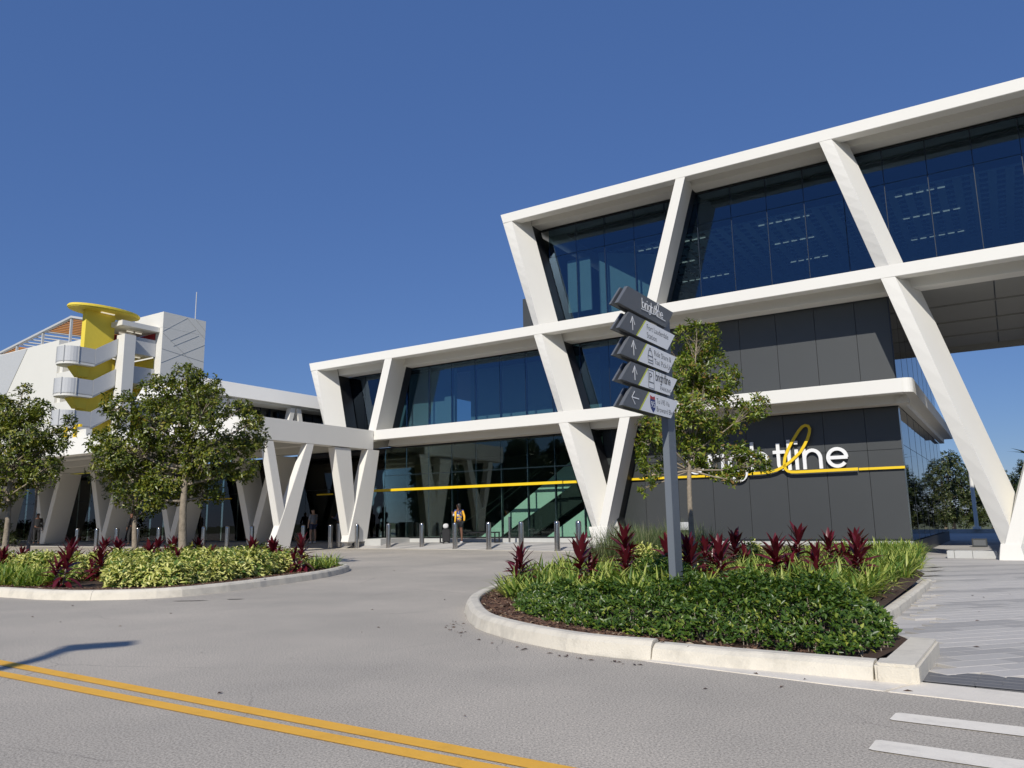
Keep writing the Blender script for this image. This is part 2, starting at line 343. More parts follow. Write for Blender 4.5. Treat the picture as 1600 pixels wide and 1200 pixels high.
for n_, (d_, i, j, c) in enumerate(cand):
    k = paver_kind(i, j); z = zp(c.x, c.y)+.004+random.uniform(0, .002)
    if n_ < 290:
        o = bpy.data.objects.new('paver', pav_mesh[k]); qn = Vector((0, 0, 1)).rotation_difference((WX*.0117+Vector((0, 0, 1))).normalized()); o.rotation_euler = (qn.to_matrix() @ Matrix.Rotation(rotz, 3, 'Z')).to_euler(); o.location = (c.x, c.y, z+.006); put(o, plaza_r)
    elif d_ < 24:
        g = .004; h = [c+bd*(sx*(PL/2-g))+bn*(sy*(PW/2-g)) for sx, sy in ((-1, -1), (1, -1), (1, 1), (-1, 1))]
        rest[k].add([(p.x, p.y, zp(p.x, p.y)+.010) for p in h], [(0, 1, 2, 3)])
for k, b in rest.items():
    if b.v: b.build('pavers', M[k], plaza_r, kind='stuff')
# charcoal paver strip behind the gutter
strip = thing('charcoal_strip', kind='structure')
A0 = Vector((2.83, 5.70, 0)); f = Vector((.817, -.577, 0)); nn = Vector((.577, .817, 0))
sheet('strip_bed', [A0-f*.02, A0+f*14, A0+f*14+nn*.46, A0-f*.02+nn*.46], M['pave_x'], -.006, parent=strip)
smesh = paver_mesh('pave_x')
for r in range(4):
    for i in range(46):
        c = A0+f*((i+.5*(r % 2))*.305+.16)+nn*(r*.11+.06)
        if (i+.5*(r % 2))*.305 > 5: continue
        o = bpy.data.objects.new('paver', smesh); o.scale = (.5, .53, 1); o.location = (c.x, c.y, .003+random.uniform(0, .002)); o.rotation_euler = (0, 0, math.atan2(f.y, f.x)); put(o, strip)
# gutter pan in front of the strip
gp = thing('gutter', kind='structure')
gl = [Vector((1.06, 6.65, 0)), Vector((1.30, 6.62, 0)), Vector((2.16, 5.61, 0)), Vector((2.42, 5.39, 0))]
def slab(parent, name, pts, z0, z1, mt, bevel=.004):
    b = MB(); b.prism([(p[0], p[1], z0) for p in pts], (0, 0, z1-z0)); return b.build(name, mt, parent, bevel=bevel)
F0 = Vector((2.42, 5.39, 0)); B0 = Vector((2.74, 5.68, 0))
slab(gp, 'gutter_slab', [(1.02, 6.70), (1.06, 6.63), (2.16, 5.61), (2.41, 5.40), (2.78, 5.66), (2.3, 6.0), (1.25, 6.75)], -.2, .005, M['gutterc'])
d = Vector((.775, -.632, 0))
for i in range(6):
    a = F0+d*(i*3.0+.012); b_ = F0+d*(i*3.0+3.0); o1 = Vector((.36, .27, 0))
    slab(gp, 'gutter_slab', [a, b_, b_+o1, a+o1], -.2, .005, M['gutterc'])
# ---- kerbs: profile swept along a line, cut into stones
def kerb_run(parent, line, width, h, seg=3.0, mt=None, z0=-.2, side=1, zf=None, batter=.05):
    """line: outer foot polyline, width goes to the left (side=1) or right"""
    P = [Vector((p[0], p[1], 0)) for p in line]
    acc = [0]
    for a, b in zip(P[:-1], P[1:]): acc.append(acc[-1]+(b-a).length)
    Lt = acc[-1]; n = max(1, round(Lt/seg))
    def at(s):
        s = max(0, min(Lt-1e-6, s))
        for i in range(len(P)-1):
            if acc[i+1] >= s: t = (s-acc[i])/(acc[i+1]-acc[i]); break
        p = P[i].lerp(P[i+1], t)
        a = at2(s-.15); b = at2(s+.15); dd = (b-a).normalized(); return p, Vector((-dd.y, dd.x, 0))*side
    def at2(s):
        s = max(0, min(Lt-1e-6, s))
        for i in range(len(P)-1):
            if acc[i+1] >= s: return P[i].lerp(P[i+1], (s-acc[i])/(acc[i+1]-acc[i]))
        return P[-1]
    for k in range(n):
        s0 = k*Lt/n+.003; s1 = (k+1)*Lt/n-.002; m_ = max(2, int((s1-s0)/.2)+1); b = MB(); rings = []
        for i in range(m_):
            s = s0+(s1-s0)*i/(m_-1); p, nn_ = at(s); zz = zf(p.x, p.y) if zf else 0
            wob = .006*math.sin(s*7.3)+.004*math.sin(s*17)
            prof = [(0, z0), (wob, 0), (batter*.6+wob, h*.72), (batter+.012+wob, h*.93), (batter+.035, h), (width-.03, h), (width-.008, h-.012), (width, h-.03), (width, z0)]
            rings.append([p+nn_*o+Vector((0, 0, zz+z)) for o, z in prof])
        q_ = len(rings[0]); vs = [v for r in rings for v in r]; fs = []
        for i in range(m_-1):
            for j in range(q_): fs.append((i*q_+j, i*q_+(j+1) % q_, (i+1)*q_+(j+1) % q_, (i+1)*q_+j))
        fs += [tuple(range(q_)), tuple((m_-1)*q_+j for j in range(q_-1, -1, -1))]
        b.add(vs, fs).build('kerb_stone', mt or M['kerb'], parent, smooth=False)
rk = thing('island_kerb', kind='structure')
# front/left edge of the right island, running from the tip to the corner block
ko = [(4.2, 26.5), (2.6, 22.5), (1.2, 18.5), (.15, 15), (-.45, 12.6)]
line_r = cat_rom([(1.2, 18.5, 0), (.15, 15, 0), (-.45, 12.6, 0), (-.67, 11.05, 0), (-.60, 9.8, 0), (-.40, 8.7, 0), (.05, 7.75, 0), (.57, 7.05, 0), (1.1, 6.68, 0)], 5)
kerb_run(rk, line_r, .20, .15, 2.6, side=1)
kerb_run(rk, [(1.103, 6.680), (1.6, 6.31), (2.05, 6.01), (2.49, 5.715)], .23, .125, 3, side=1, batter=.06)
# corner block of the island
cb = MB(); cb.prism([(2.50, 5.708, -.2), (2.70, 5.575, -.2), (2.745, 5.58, -.2), (3.49, 6.70, -.2), (3.47, 6.745, -.2), (3.31, 6.85, -.2), (2.66, 5.90, -.2), (2.61, 5.895, -.2)], (0, 0, .328)); cb.build('kerb_stone', M['kerb'], rk, bevel=.02)
kerb_run(rk, [(7.38, 14.2), (6.3, 12.42), (5.35, 10.88), (4.35, 9.3), (3.5, 7.9), (3.30, 6.95)][::-1], .15, .085, 2.4, side=1, zf=lambda x, y: zp(x, y)+.03, batter=.01)
lk = thing('left_island_kerb', kind='structure')
LI = cat_rom([(-22, 22.5, 0), (-16, 18.2, 0), (-11.5, 15.1, 0), (-8.86, 13.72, 0), (-7.7, 13.05, 0), (-6.68, 12.80, 0), (-5.64, 13.05, 0), (-5.05, 13.95, 0), (-4.63, 15.09, 0), (-4.12, 16.93, 0), (-3.98, 18.6, 0), (-4.15, 20.0, 0), (-4.75, 20.9, 0), (-6.6, 22.0, 0), (-11, 24.6, 0), (-18, 28, 0), (-26, 31, 0)], 5)
kerb_run(lk, LI, .20, .15, 3.0, side=1)
# planting beds (soil)
def inset(line, d):
    out = []
    for i, p in enumerate(line):
        a = line[max(i-1, 0)]; b = line[min(i+1, len(line)-1)]; t = (Vector(b)-Vector(a)).normalized(); out.append(Vector(p)+Vector((-t.y, t.x, 0))*d)
    return out
bedL = [(p.x, p.y) for p in inset(LI, .17)]
sheet('left_planting_bed', bedL, M['mulch'], .115)
bedR = [(p.x, p.y) for p in inset(line_r, .17)] + [(1.7, 6.45), (2.55, 5.88), (3.32, 6.8), (3.45, 7.75), (4.25, 9.3), (6.2, 12.42), (7.25, 14.15)]
far_u0 = G(.9, 1.85, 0); far_u1 = G(9.6, 1.85, 0)
bedR2 = [(1.35, 18.3)] + [(p.x, p.y) for p in inset(line_r, .17)[1:]] + [(1.7, 6.45), (2.55, 5.88), (3.32, 6.8), (3.45, 7.75), (4.25, 9.3), (6.2, 12.42), (7.25, 14.15)]
bedR2 += [(far_u1.x, far_u1.y), (far_u0.x, far_u0.y), tuple(G(.9, -3.0, 0)[:2])]
sheet('planting_bed', bedR2, M['mulch'], .10)
# mulch chips
def chips(name, pts, n, z, mt):
    vs = []; fs = []
    for i in range(n):
        a, b = random.choice(pts); t = random.random(); c = Vector((a[0]*(1-t)+b[0]*t+random.uniform(-.22, .5)*0+random.gauss(0, .09), a[1]*(1-t)+b[1]*t+random.gauss(0, .09), z+random.uniform(.004, .02)))
        an = random.uniform(0, PI); L = random.uniform(.012, .04); W_ = L*random.uniform(.2, .5); dx = Vector((math.cos(an), math.sin(an), random.uniform(-.5, .5)))*L; dy = Vector((-math.sin(an), math.cos(an), random.uniform(-.3, .3)))*W_
        k = len(vs); vs += [c-dx-dy, c+dx-dy, c+dx+dy, c-dx+dy, c+Vector((0, 0, .012))]; fs += [(k, k+1, k+4), (k+1, k+2, k+4), (k+2, k+3, k+4), (k+3, k, k+4)]
    me = bpy.data.meshes.new(name); me.from_pydata(vs, [], fs); me.materials.append(mt); put(bpy.data.objects.new(name, me), kind='stuff', label='brown wood chip mulch scattered inside the kerb', cat='mulch')
M['chip'] = leafmat('mulch_chips', [(0, (.03, .014, .009)), (.6, (.10, .05, .03)), (.93, (.17, .10, .06)), (1, (.42, .34, .24))], .9, 0)
def segs(L): return [(L[i], L[i+1]) for i in range(len(L)-1)]
il = inset(line_r, .42); chips('mulch', segs([(p.x, p.y) for p in il])+[((1.1, 7.05), (2.3, 6.3)), ((3.2, 8.0), (5.9, 12.5)), ((3.4, 8.6), (5.0, 11.4))], 5200, .105, M['chip'])
il = inset(LI, .42); chips('mulch', segs([(p.x, p.y) for p in il][8:64]), 5200, .12, M['chip'])

def litter():
    vs = []; fs = []; r_ = random.Random(4)
    for i in range(150):
        if i < 70: x, y = r_.uniform(-7, 3), r_.uniform(4.2, 20)
        elif i < 110: t = r_.random(); x, y = (-.75+r_.gauss(0, .05)+1.7*t*t, 9.5-2.9*t-.15)
        else: x, y = r_.uniform(3.3, 8), r_.uniform(6, 13)
        if i >= 110 and not inside_plaza(Vector((x, y, 0))): continue
        if i < 70 and (x > -.9 and y > 6.2 or x < -3.5 and y > 12.6): continue
        z = .006 if i < 110 else zp(x, y)+.016
        a = r_.uniform(0, 6.3); L = r_.uniform(.012, .035); dx = Vector((math.cos(a)*L, math.sin(a)*L, 0)); dy = Vector((-math.sin(a)*L*.35, math.cos(a)*L*.35, 0)); c = Vector((x, y, z)); k = len(vs)
        vs += [c-dx, c-dy+Vector((0, 0, .006)), c+dx, c+dy+Vector((0, 0, .008))]; fs.append((k, k+1, k+2, k+3))
    me = bpy.data.meshes.new('leaf_litter'); me.from_pydata(vs, [], fs); me.materials.append(M['chip']); put(bpy.data.objects.new('leaf_litter', me), kind='stuff', label='dry leaf bits scattered on the road and paving', cat='leaf litter')
litter()
for (x, y, a_, l_) in ((-5.05, 12.45, .1, .26), (-4.4, 12.6, .15, .13)):
    sheet('tar_spot', [(x+l_*math.cos(t)*(1+.2*math.sin(3*t)), y+.07*math.sin(t)*(1+.3*math.cos(2*t)), 0) for t in [i*PI/8 for i in range(16)]], M['tar'], .004)
# ------------------------------------------------------------------ ROAD MARKINGS
def stripe(name, a, b, w, mt, z=.005):
    a = Vector((*a, 0)); b = Vector((*b, 0)); t = (b-a).normalized(); n = Vector((-t.y, t.x, 0))*w/2; m_ = 24; vs = []; fs = []
    for i in range(m_+1):
        p = a.lerp(b, i/m_); r1, r2 = random.uniform(-.003, .003), random.uniform(-.003, .003)
        vs += [(*(p+n*(1+r1*8))[:2], z), (*(p-n*(1+r2*8))[:2], z)]
    for i in range(m_): fs.append((2*i, 2*i+1, 2*i+3, 2*i+2))
    me = bpy.data.meshes.new(name); me.from_pydata(vs, [], fs); me.materials.append(mt); return put(bpy.data.objects.new(name, me), kind='structure')
# double yellow centre line (fitted to its two edges)
def yl(p0, p1, ext=14):
    a = Vector((*p0, 0)); b = Vector((*p1, 0)); t = (b-a).normalized(); return (a-t*6)[:2], (b+t*ext)[:2]
a, b = yl((-4.49, 7.07), (-.03, 4.03)); stripe('yellow_line', a, b, .122, M['painty'])
a, b = yl((-4.16, 6.55), (-1.53, 4.825)); stripe('yellow_line', a, b, .118, M['painty'])
def bar(p):
    sheet('crosswalk_bar', p, M['paintwhite'], .005)
e1 = Vector((2.74-2.23, 4.47-4.83, 0)).normalized()
bar([(2.24, 4.82), (2.21, 4.815), (2.11, 4.68), (2.12, 4.655), (2.61+e1.x*3, 4.27+e1.y*3), (2.74+e1.x*3, 4.47+e1.y*3)])
e2 = Vector((2.37-1.86, 3.90-4.28, 0)).normalized()
bar([(1.87, 4.27), (1.84, 4.265), (1.74, 4.12), (1.75, 4.095), (2.27+e2.x*3, 3.70+e2.y*3), (2.37+e2.x*3, 3.90+e2.y*3)])
bar([(1.50, 3.70), (1.40, 3.52), (1.92+e2.x*3, 3.13+e2.y*3), (2.02+e2.x*3, 3.33+e2.y*3)])

# ------------------------------------------------------------------ TRAIN STATION
st = thing('train_station', 'large white station building with slanted zigzag concrete frame, blue glass and dark grey panels', 'building', G(0, 0, 0))
GRID = lambda n: 12.65+1.4*n          # mullion grid along the facade
def beam(u0, u1, zb, zt, drop, name='beam', left=None, right=None, wr=1.8):
    """front fascia, recessed groove and rear fascia; left/right = shift of bottom edge against the top edge"""
    l = left or 0; r = right or 0
    def poly(a, b, z0, z1):
        fz = (z1-z0)/(zt-zb) if zt > zb else 0
        return [(a+l, z0), (b+r, z0), (b, z1), (a, z1)]
    b = MB()
    b.uzprism([(u0+l, zb), (u1+r, zb), (u1, zt), (u0, zt)], 0, .47)
    b.uzprism([(u0+l*.35, zb+.28), (u1+r, zb+.28), (u1, zt-.01), (u0+.005, zt-.01)], .472, 1.10)
    b.uzprism([(u0+l, zb-drop), (u1+r, zb-drop), (u1, zt-.004), (u0+.005, zt-.004)], 1.102, wr)
    return b.build(name, M['white'], st, bevel=.012)
beam(-4.14, 45, 14.29, 14.715, -.04, left=.14)
beam(-16.13, 45, 8.93, 9.35, .18, left=.13)
beam(-11.49, 11.35, 5.05, 5.52, .20, left=-.14)
# rounded right end of the lowest beam and the ledge going back along the side
b = MB(); arc = [(11.35+.28*math.sin(a), .30-.30*math.cos(a)) for a in [i*PI/2/6 for i in range(7)]]
plan = [(11.352, 0)]+arc[1:]+[(11.63, 19.8), (11.0, 19.8), (11.0, 1.79), (11.352, 1.79)]
b.prism([G(u, w, 5.05) for u, w in plan], (0, 0, .47)); b.build('ledge', M['white'], st)
b = MB(); b.prism([G(u, w, 4.83) for u, w in [(11.02, 1.0), (11.14, 1.0), (11.22, 1.1), (11.22, 19.7), (11.0, 19.7), (11.0, 1.0)]], (0, 0, .219)); b.build('soffit', M['white'], st)
def strut(kind, pts, e=0.0, back=None):
    """pts: front outline TL, TR, BR, BL in (u,z). kind 'b' leans like a backslash, 'f' like a slash"""
    if kind == 'b': wt, wb_ = .0, .30; bw, dl, dr = 1.05, .02, .44
    else: wt, wb_ = 0.0, 0.0; bw, dl, dr = 1.35, -.12, -.19
    if back: bw, dl, dr = back
    TL, TR, BR, BL = [Vector(p) for p in pts]; n = 12; vs = []; fs = []
    for i in range(n+1):
        t = i/n; l = TL.lerp(BL, t); r = TR.lerp(BR, t); wl_ = wt+(wb_-wt)*t
        vs += [G(l.x, wl_+e, l.y), G(r.x, .008+e, r.y), G(r.x+dr, bw, r.y), G(l.x+dl, bw, l.y)]
    for i in range(n):
        k = 4*i
        for j in range(4): fs.append((k+j, k+(j+1) % 4, k+4+(j+1) % 4, k+4+j))
    fs += [(0, 1, 2, 3), (4*n+3, 4*n+2, 4*n+1, 4*n)]
    so = MB().add(vs, fs).build('strut', M['white'], st)
    if not back: MB().uzprism([(u+d_, z) for (u, z), d_ in zip(pts, (dl+.04, dr-.02, dr-.02, dl+.04))], bw+.004, 1.86).build('strut_liner', M['black'], so)
# upper storey struts, repeated along the facade
strut('b', [(-4.13, 14.70), (-3.66, 14.70), (-2.24, 9.2), (-2.64, 9.2)], .004)
for k in range(4):
    s = k*13.76
    strut('f', [(4.14+s, 14.4), (4.52+s, 14.4), (2.98+s, 9.2), (2.53+s, 9.2)], .005)
    if k < 3: strut('b', [(9.46+s, 14.4), (9.87+s, 14.4), (11.35+s, 9.2), (10.94+s, 9.2)], .006)
# middle storey
strut('b', [(-16.12, 9.34), (-15.64, 9.34), (-14.75, 5.5), (-15.05, 5.5)], .004)
strut('f', [(-10.89, 9.1), (-10.44, 9.1), (-11.51, 5.3), (-11.99, 5.3)], .005)
strut('b', [(-2.59, 9.1), (-2.21, 9.1), (-1.15, 5.3), (-1.54, 5.3)], .006)
# lower V under the middle storey
strut('b', [(-1.49, 5.2), (-1.05, 5.2), (.30, .30), (-.04, .30)], .007)
strut('f', [(1.33, 5.2), (1.76, 5.2), (.43, .32), (.10, .32)], .012)
def foot(u0, u1, t0, t1, z0, z1, wd=1.4, fl=.12):
    b = MB(); b.hexa([G(u0, -.006, z0), G(u1, -.006, z0), G(u1+fl, wd+.25, z0), G(u0-fl, wd+.25, z0)], [G(t0, -.003, z1), G(t1, -.003, z1), G(t1, wd, z1), G(t0, wd, z1)])
    b.build('strut_foot', M['white'], st, bevel=.01)
foot(-.02, .42, -.22, .60, .12, .85)
# great V in front of the open passage and its repeats
for k in range(3):
    s = k*13.76
    strut('b', [(11.01+s, 8.98), (11.44+s, 8.98), (13.98+s, .10), (13.56+s, .10)], .007, back=(1.8, .1, .55))
    strut('f', [(16.50+s, 8.98), (16.96+s, 8.98), (14.02+s, .12), (13.60+s, .12)], .013, back=(1.74, -.05, -.05))
    b = MB(); b.hexa([G(13.44+s, -.008, -.27), G(14.10+s, -.008, -.27), G(14.22+s, 1.85, -.27), G(13.36+s, 1.85, -.27)], [G(13.52+s, -.004, .22), G(14.0+s, -.004, .22), G(14.4+s, 1.83, .22), G(13.52+s, 1.83, .22)])
    b.build('strut_foot', M['white'], st, bevel=.01)
# glass panes, mullions and panels at w = 1.9
def clip(poly, a, b):        # keep the side of line a->b (in u,z) that lies to its right (+u)
    out = []; (ax, az), (bx, bz) = a, b
    def sd_(p): return (bx-ax)*(p[1]-az)-(bz-az)*(p[0]-ax)
    sgn = -1 if bz > az else 1
    for i, p in enumerate(poly):
        q = poly[(i+1) % len(poly)]; sp, sq = sgn*sd_(p), sgn*sd_(q)
        if sp >= 0: out.append(p)
        if (sp >= 0) != (sq >= 0): t = sp/(sp-sq); out.append((p[0]+(q[0]-p[0])*t, p[1]+(q[1]-p[1])*t))
    return out
def glazing(n0, n1, z0, z1, gm, zs=(), line=None, mw=.045, w=1.9, mull='mull'):
    for n in range(n0, n1):
        a, c = GRID(n), GRID(n+1)
        zz = [z0]+list(zs)+[z1]
        for lo, hi in zip(zz[:-1], zz[1:]):
            p = [(a+.012, lo+.012), (c-.012, lo+.012), (c-.012, hi-.012), (a+.012, hi-.012)]
            if line: p = clip(p, *line)
            if len(p) >= 3: MB().uzprism(p, w, w+.02).build('glass_pane', M[gm], st)
        if not line or (a > max(line[0][0], line[1][0])):
            MB().box(a-mw/2, a+mw/2, w+.022, w+.16, z0, z1).build('mullion', M[mull], st)
    for z in zs: MB().box(GRID(n0) if not line else max(GRID(n0), max(line[0][0], line[1][0])), GRID(n1), w+.024, w+.12, z-.035, z+.035).build('transom', M[mull], st)
# upper storey
glazing(-11, 23, 9.30, 14.34, 'glassb', (12.95,), line=((-3.62, 14.4), (-2.18, 9.2)))
# middle storey
glazing(-21, -7, 5.45, 8.76, 'glassb', (), line=((-15.6, 9.0), (-14.7, 5.3)))
# lower storey
glazing(-18, -9, .38, 4.85, 'glass', (3.45,))
glazing(-9, -8, .38, 4.85, 'glass', (3.45, ))
# dark metal panels
def panel(u0, u1, z0, z1, w=1.9, name='wall_panel', mt='dpanel', parent=None):
    MB().box(u0+.007, u1-.007, w, w+.06, z0+.006, z1-.006).build(name, M[mt], parent or st, bevel=.004)
for n in range(-9, -1):
    a, c = GRID(n), GRID(n+1)
    if n == -9: a = -.35
    if c > 10.98: c = 10.98
    panel(a, c, .30, 3.36); panel(a, c, 3.36, 4.84)
for n in range(-7, -1):
    a, c = GRID(n), GRID(n+1); c = min(c, 10.98)
    panel(a, c, 5.47, 8.77)
b = MB(); b.box(-.4, 10.97, 1.965, 2.2, .2, 8.76); b.build('backing_wall', M['dtrim'], st)
MB().box(-.35, 11.0, 1.72, 2.2, -.3, .24).build('plinth', M['concrete'], st, bevel=.01)
MB().box(-.35, 11.0, 1.86, 2.2, .245, .30).build('base_trim', M['dtrim'], st)
MB().box(-13.6, -.36, 1.55, 2.3, .1, .37).build('plinth', M['concrete'], st, bevel=.01)
MB().box(-1.35, -.5, 1.1, 1.54, .1, .39).build('plinth', M['concrete'], st, bevel=.01)
MB().box(-12.2, -10.6, -.5, 1.54, .1, .41).build('plinth', M['concrete'], st, bevel=.01)
# wall behind lintel edge, black slot lines above glass
MB().box(-13.6, -.4, 1.87, 1.96, 4.80, 4.86).build('head_trim', M['black'], st)
MB().box(-15.4, 2.8, 1.87, 1.96, 8.72, 8.76).build('head_trim', M['black'], st)
MB().box(-3.5, 45, 1.86, 1.96, 14.27, 14.335).build('head_trim', M['black'], st)
MB().box(-14.7, 2.8, 1.87, 1.96, 5.44, 5.50).build('sill_trim', M['black'], st)
MB().box(-13.6, -.4, 1.87, 1.96, .37, .43).build('sill_trim', M['black'], st)
# yellow line across the glazing and the panels
for a, c in ((-13.25, -10.7), (-10.7, -7.9), (-7.9, -5.1), (-5.1, -2.3)): MB().box(a+.004, c-.004, 1.74, 1.80, 2.67, 2.79).build('yellow_band', M['yellow'], st)
MB().box(-2.29, -.2, 1.82, 1.86, 2.675, 2.785).build('yellow_band', M['yellow'], st)
for a, c in ((.2, 1.45), (1.46, 2.85), (2.86, 4.24), (4.25, 5.72)): MB().box(a, c, 1.80, 1.86, 2.68, 2.77).build('yellow_band', M['yellow'], st)
for a, c in ((9.53, 9.85), (9.86, 10.985)): MB().box(a, c, 1.80, 1.86, 2.68, 2.765).build('yellow_band', M['yellow'], st)
# side wall of glass (faces right) lower and middle storey
def side_glazing(z0, z1, gm, tr=()):
    ws = [1.97+i*2.2 for i in range(9)]
    for a, c in zip(ws[:-1], ws[1:]):
        zz = [z0]+list(tr)+[z1]
        for lo, hi in zip(zz[:-1], zz[1:]):
            MB().box(10.97, 10.99, a+.01, c-.01, lo+.01, hi-.01).build('glass_pane', M[gm], st)
    for a in ws[1:-1]: MB().box(10.94, 10.994, a-.025, a+.025, z0, z1).build('mullion', M['mull'], st)
    for z in tr: MB().box(10.93, 10.985, 1.97, 19.5, z-.02, z+.02).build('transom', M['mull'], st)
side_glazing(.25, 4.82, 'glasss', (3.5,)); side_glazing(5.52, 8.75, 'glasss')
MB().box(10.955, 11.0, 1.895, 1.965, .24, 4.82).build('corner_trim', M['steel'], st)
MB().box(10.955, 11.0, 1.895, 1.965, 5.5, 8.75).build('corner_trim', M['mull'], st)
MB().box(10.6, 10.995, 2.2, 19.6, -.3, .22).build('plinth', M['dtrim'], st)
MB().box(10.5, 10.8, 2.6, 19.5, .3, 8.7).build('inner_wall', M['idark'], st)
# bridge soffit over the open passage and its far edge
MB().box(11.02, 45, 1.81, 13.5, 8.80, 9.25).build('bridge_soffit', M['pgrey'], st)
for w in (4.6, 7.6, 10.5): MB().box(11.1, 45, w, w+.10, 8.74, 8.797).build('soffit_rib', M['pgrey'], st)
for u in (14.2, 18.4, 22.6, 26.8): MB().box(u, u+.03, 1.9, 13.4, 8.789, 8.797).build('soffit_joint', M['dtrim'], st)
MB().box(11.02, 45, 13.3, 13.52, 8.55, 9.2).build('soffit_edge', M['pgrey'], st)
b = MB(); b.tube([G(15.3, 3, 8.75), G(15.3, 13, 8.75)], .05); b.build('soffit_pipe', M['pgrey'], st)
# roofs
MB().box(-4.0, 45, 1.82, 20, 14.45, 14.70).build('roof', M['white'], st)
MB().box(-16.0, -2.3, 1.82, 16, 9.05, 9.33).build('roof', M['white'], st)
MB().box(-6.1, -2.6, 5, 12, 9.34, 12.3).build('roof_enclosure', M['dpanel'], st)
# interiors: upper hall
up = MB(); up.box(-2.2, 45, 2.0, 13.3, 9.26, 9.31); up.build('floor', M['ifloor'], st)
MB().box(-2.2, 45, 13.0, 13.3, 9.32, 14.4).build('inner_wall', M['iceil'], st)
b = MB(); b.hexa([G(-2.35, 1.93, 9.33), G(-2.25, 1.93, 9.33), G(-2.25, 13.2, 9.33), G(-2.35, 13.2, 9.33)], [G(-3.62, 1.93, 14.3), G(-3.52, 1.93, 14.3), G(-3.52, 13.2, 14.3), G(-3.62, 13.2, 14.3)]); b.build('side_wall', M['dpanel'], st)
MB().box(-2.0, 45, 2.3, 13.0, 14.0, 14.05).build('ceiling', M['idark'], st)
cg = MB()
for i in range(60): cg.box(-.4+i*.55, -.12+i*.55, 3.4, 12.5, 13.16, 13.20)
for j in range(17): cg.box(-.4, 32.6, 3.4+j*.55, 3.55+j*.55, 13.205, 13.24)
cg.build('ceiling_grid', M['iceil'], st, kind='stuff')
lt = MB()
for w in (3.9, 6.6, 9.6):
    for u in (.8, 6.2, 11.4, 16.0, 21.0):
        for k in range(int(5+3*((w*u)%1.7))): lt.box(u+k*.36, u+k*.36+.24, w, w+.045, 13.12, 13.15)
lt.build('ceiling_light', M['lamp'], st, kind='stuff')
MB().box(-2.0, -.85, 2.25, 2.33, 10.3, 12.75).build('partition', M['mint'], st)
b = MB(); b.hexa([G(-.45, 2.4, 9.35), G(1.9, 4.4, 9.35), G(1.9, 4.5, 9.35), G(-.55, 2.5, 9.35)], [G(-.45, 2.4, 12.9), G(1.9, 4.4, 12.9), G(1.9, 4.5, 12.9), G(-.55, 2.5, 12.9)]); b.build('partition', M['mint'], st)
# interior middle storey
MB().box(-15.6, 2.6, 2.0, 9, 5.36, 5.43).build('floor', M['ifloor'], st)
MB().box(-14.7, -9.2, 2.55, 2.65, 5.44, 8.6).build('inner_wall', M['mint'], st)
MB().box(-9.1, -8.45, 2.35, 2.5, 5.44, 8.7).build('inner_wall', M['mint'], st)
MB().box(-8.4, 2.6, 3.6, 3.7, 5.44, 8.7).build('inner_wall', M['mint'], st)
MB().box(-15.6, 2.6, 2.1, 3.6, 8.62, 8.7).build('ceiling', M['idark'], st)
# interior ground floor: pale stair wall with a dark flight crossing it
MB().box(-13.4, -.3, 2.0, 9.5, .28, .36).build('floor', M['ifloor'], st)
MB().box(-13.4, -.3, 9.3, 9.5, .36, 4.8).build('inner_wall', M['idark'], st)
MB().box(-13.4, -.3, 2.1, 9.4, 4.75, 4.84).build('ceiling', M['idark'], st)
b = MB(); b.uzprism([(-7.7, .36), (-6.6, .36), (-1.2, 3.5), (-.5, 3.5), (-.5, 4.75), (-1.2, 4.75)], 3.3, 3.4); b.build('stair_wall', M['mint'], st)
b = MB(); b.uzprism([(-6.1, .36), (-4.6, .36), (-.4, 2.75), (-.4, 3.35), (-1.2, 3.35)], 2.75, 2.9); b.build('stair_flight', M['idark'], st)
b = MB(); b.uzprism([(-3.9, .36), (-1.0, .36), (-1.3, 1.95)], 3.0, 3.1); b.build('stair_wall', M['mint'], st)
b = MB()
for o in (0, .9): b.tube([G(-8.5+o*1.2, 2.6, .9+o*.2), G(-.6, 2.6, 5.3-.0+o*.2)], .03, 6)
b.build('handrail', M['black'], st)
# entrance glazing under the canopy, further left
glazing(-50, -18, .25, 4.5, 'glass', (2.9,))
MB().box(-57.3, -13.5, 2.0, 9.5, .205, .24).build('floor', M['ifloor'], st)
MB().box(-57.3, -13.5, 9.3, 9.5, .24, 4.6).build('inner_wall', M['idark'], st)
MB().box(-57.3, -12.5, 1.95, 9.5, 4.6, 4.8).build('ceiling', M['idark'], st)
for a in (-27.2, -25.3, -22.2, -17.2, -14.8): MB().box(a, a+1.15, 1.80, 1.86, 2.62, 2.69).build('yellow_band', M['yellow'], st)
for u, z0, z1 in ((-44.6, 3.0, 3.5), (-44.6, 1.6, 2.8), (-43.6, 3.0, 3.5), (-43.4, .3, 1.4), (-46.2, .3, 2.4), (-42.6, .3, 2.2)): MB().box(u, u+.75, 2.6, 2.7, z0+.3, z1+.3).build('lime_panel', M['lime'], st)
# electrical box on the dark wall
MB().box(2.86, 3.24, 1.80, 1.899, .66, .97).build('outlet_box', M['mesh'], st, bevel=.01)

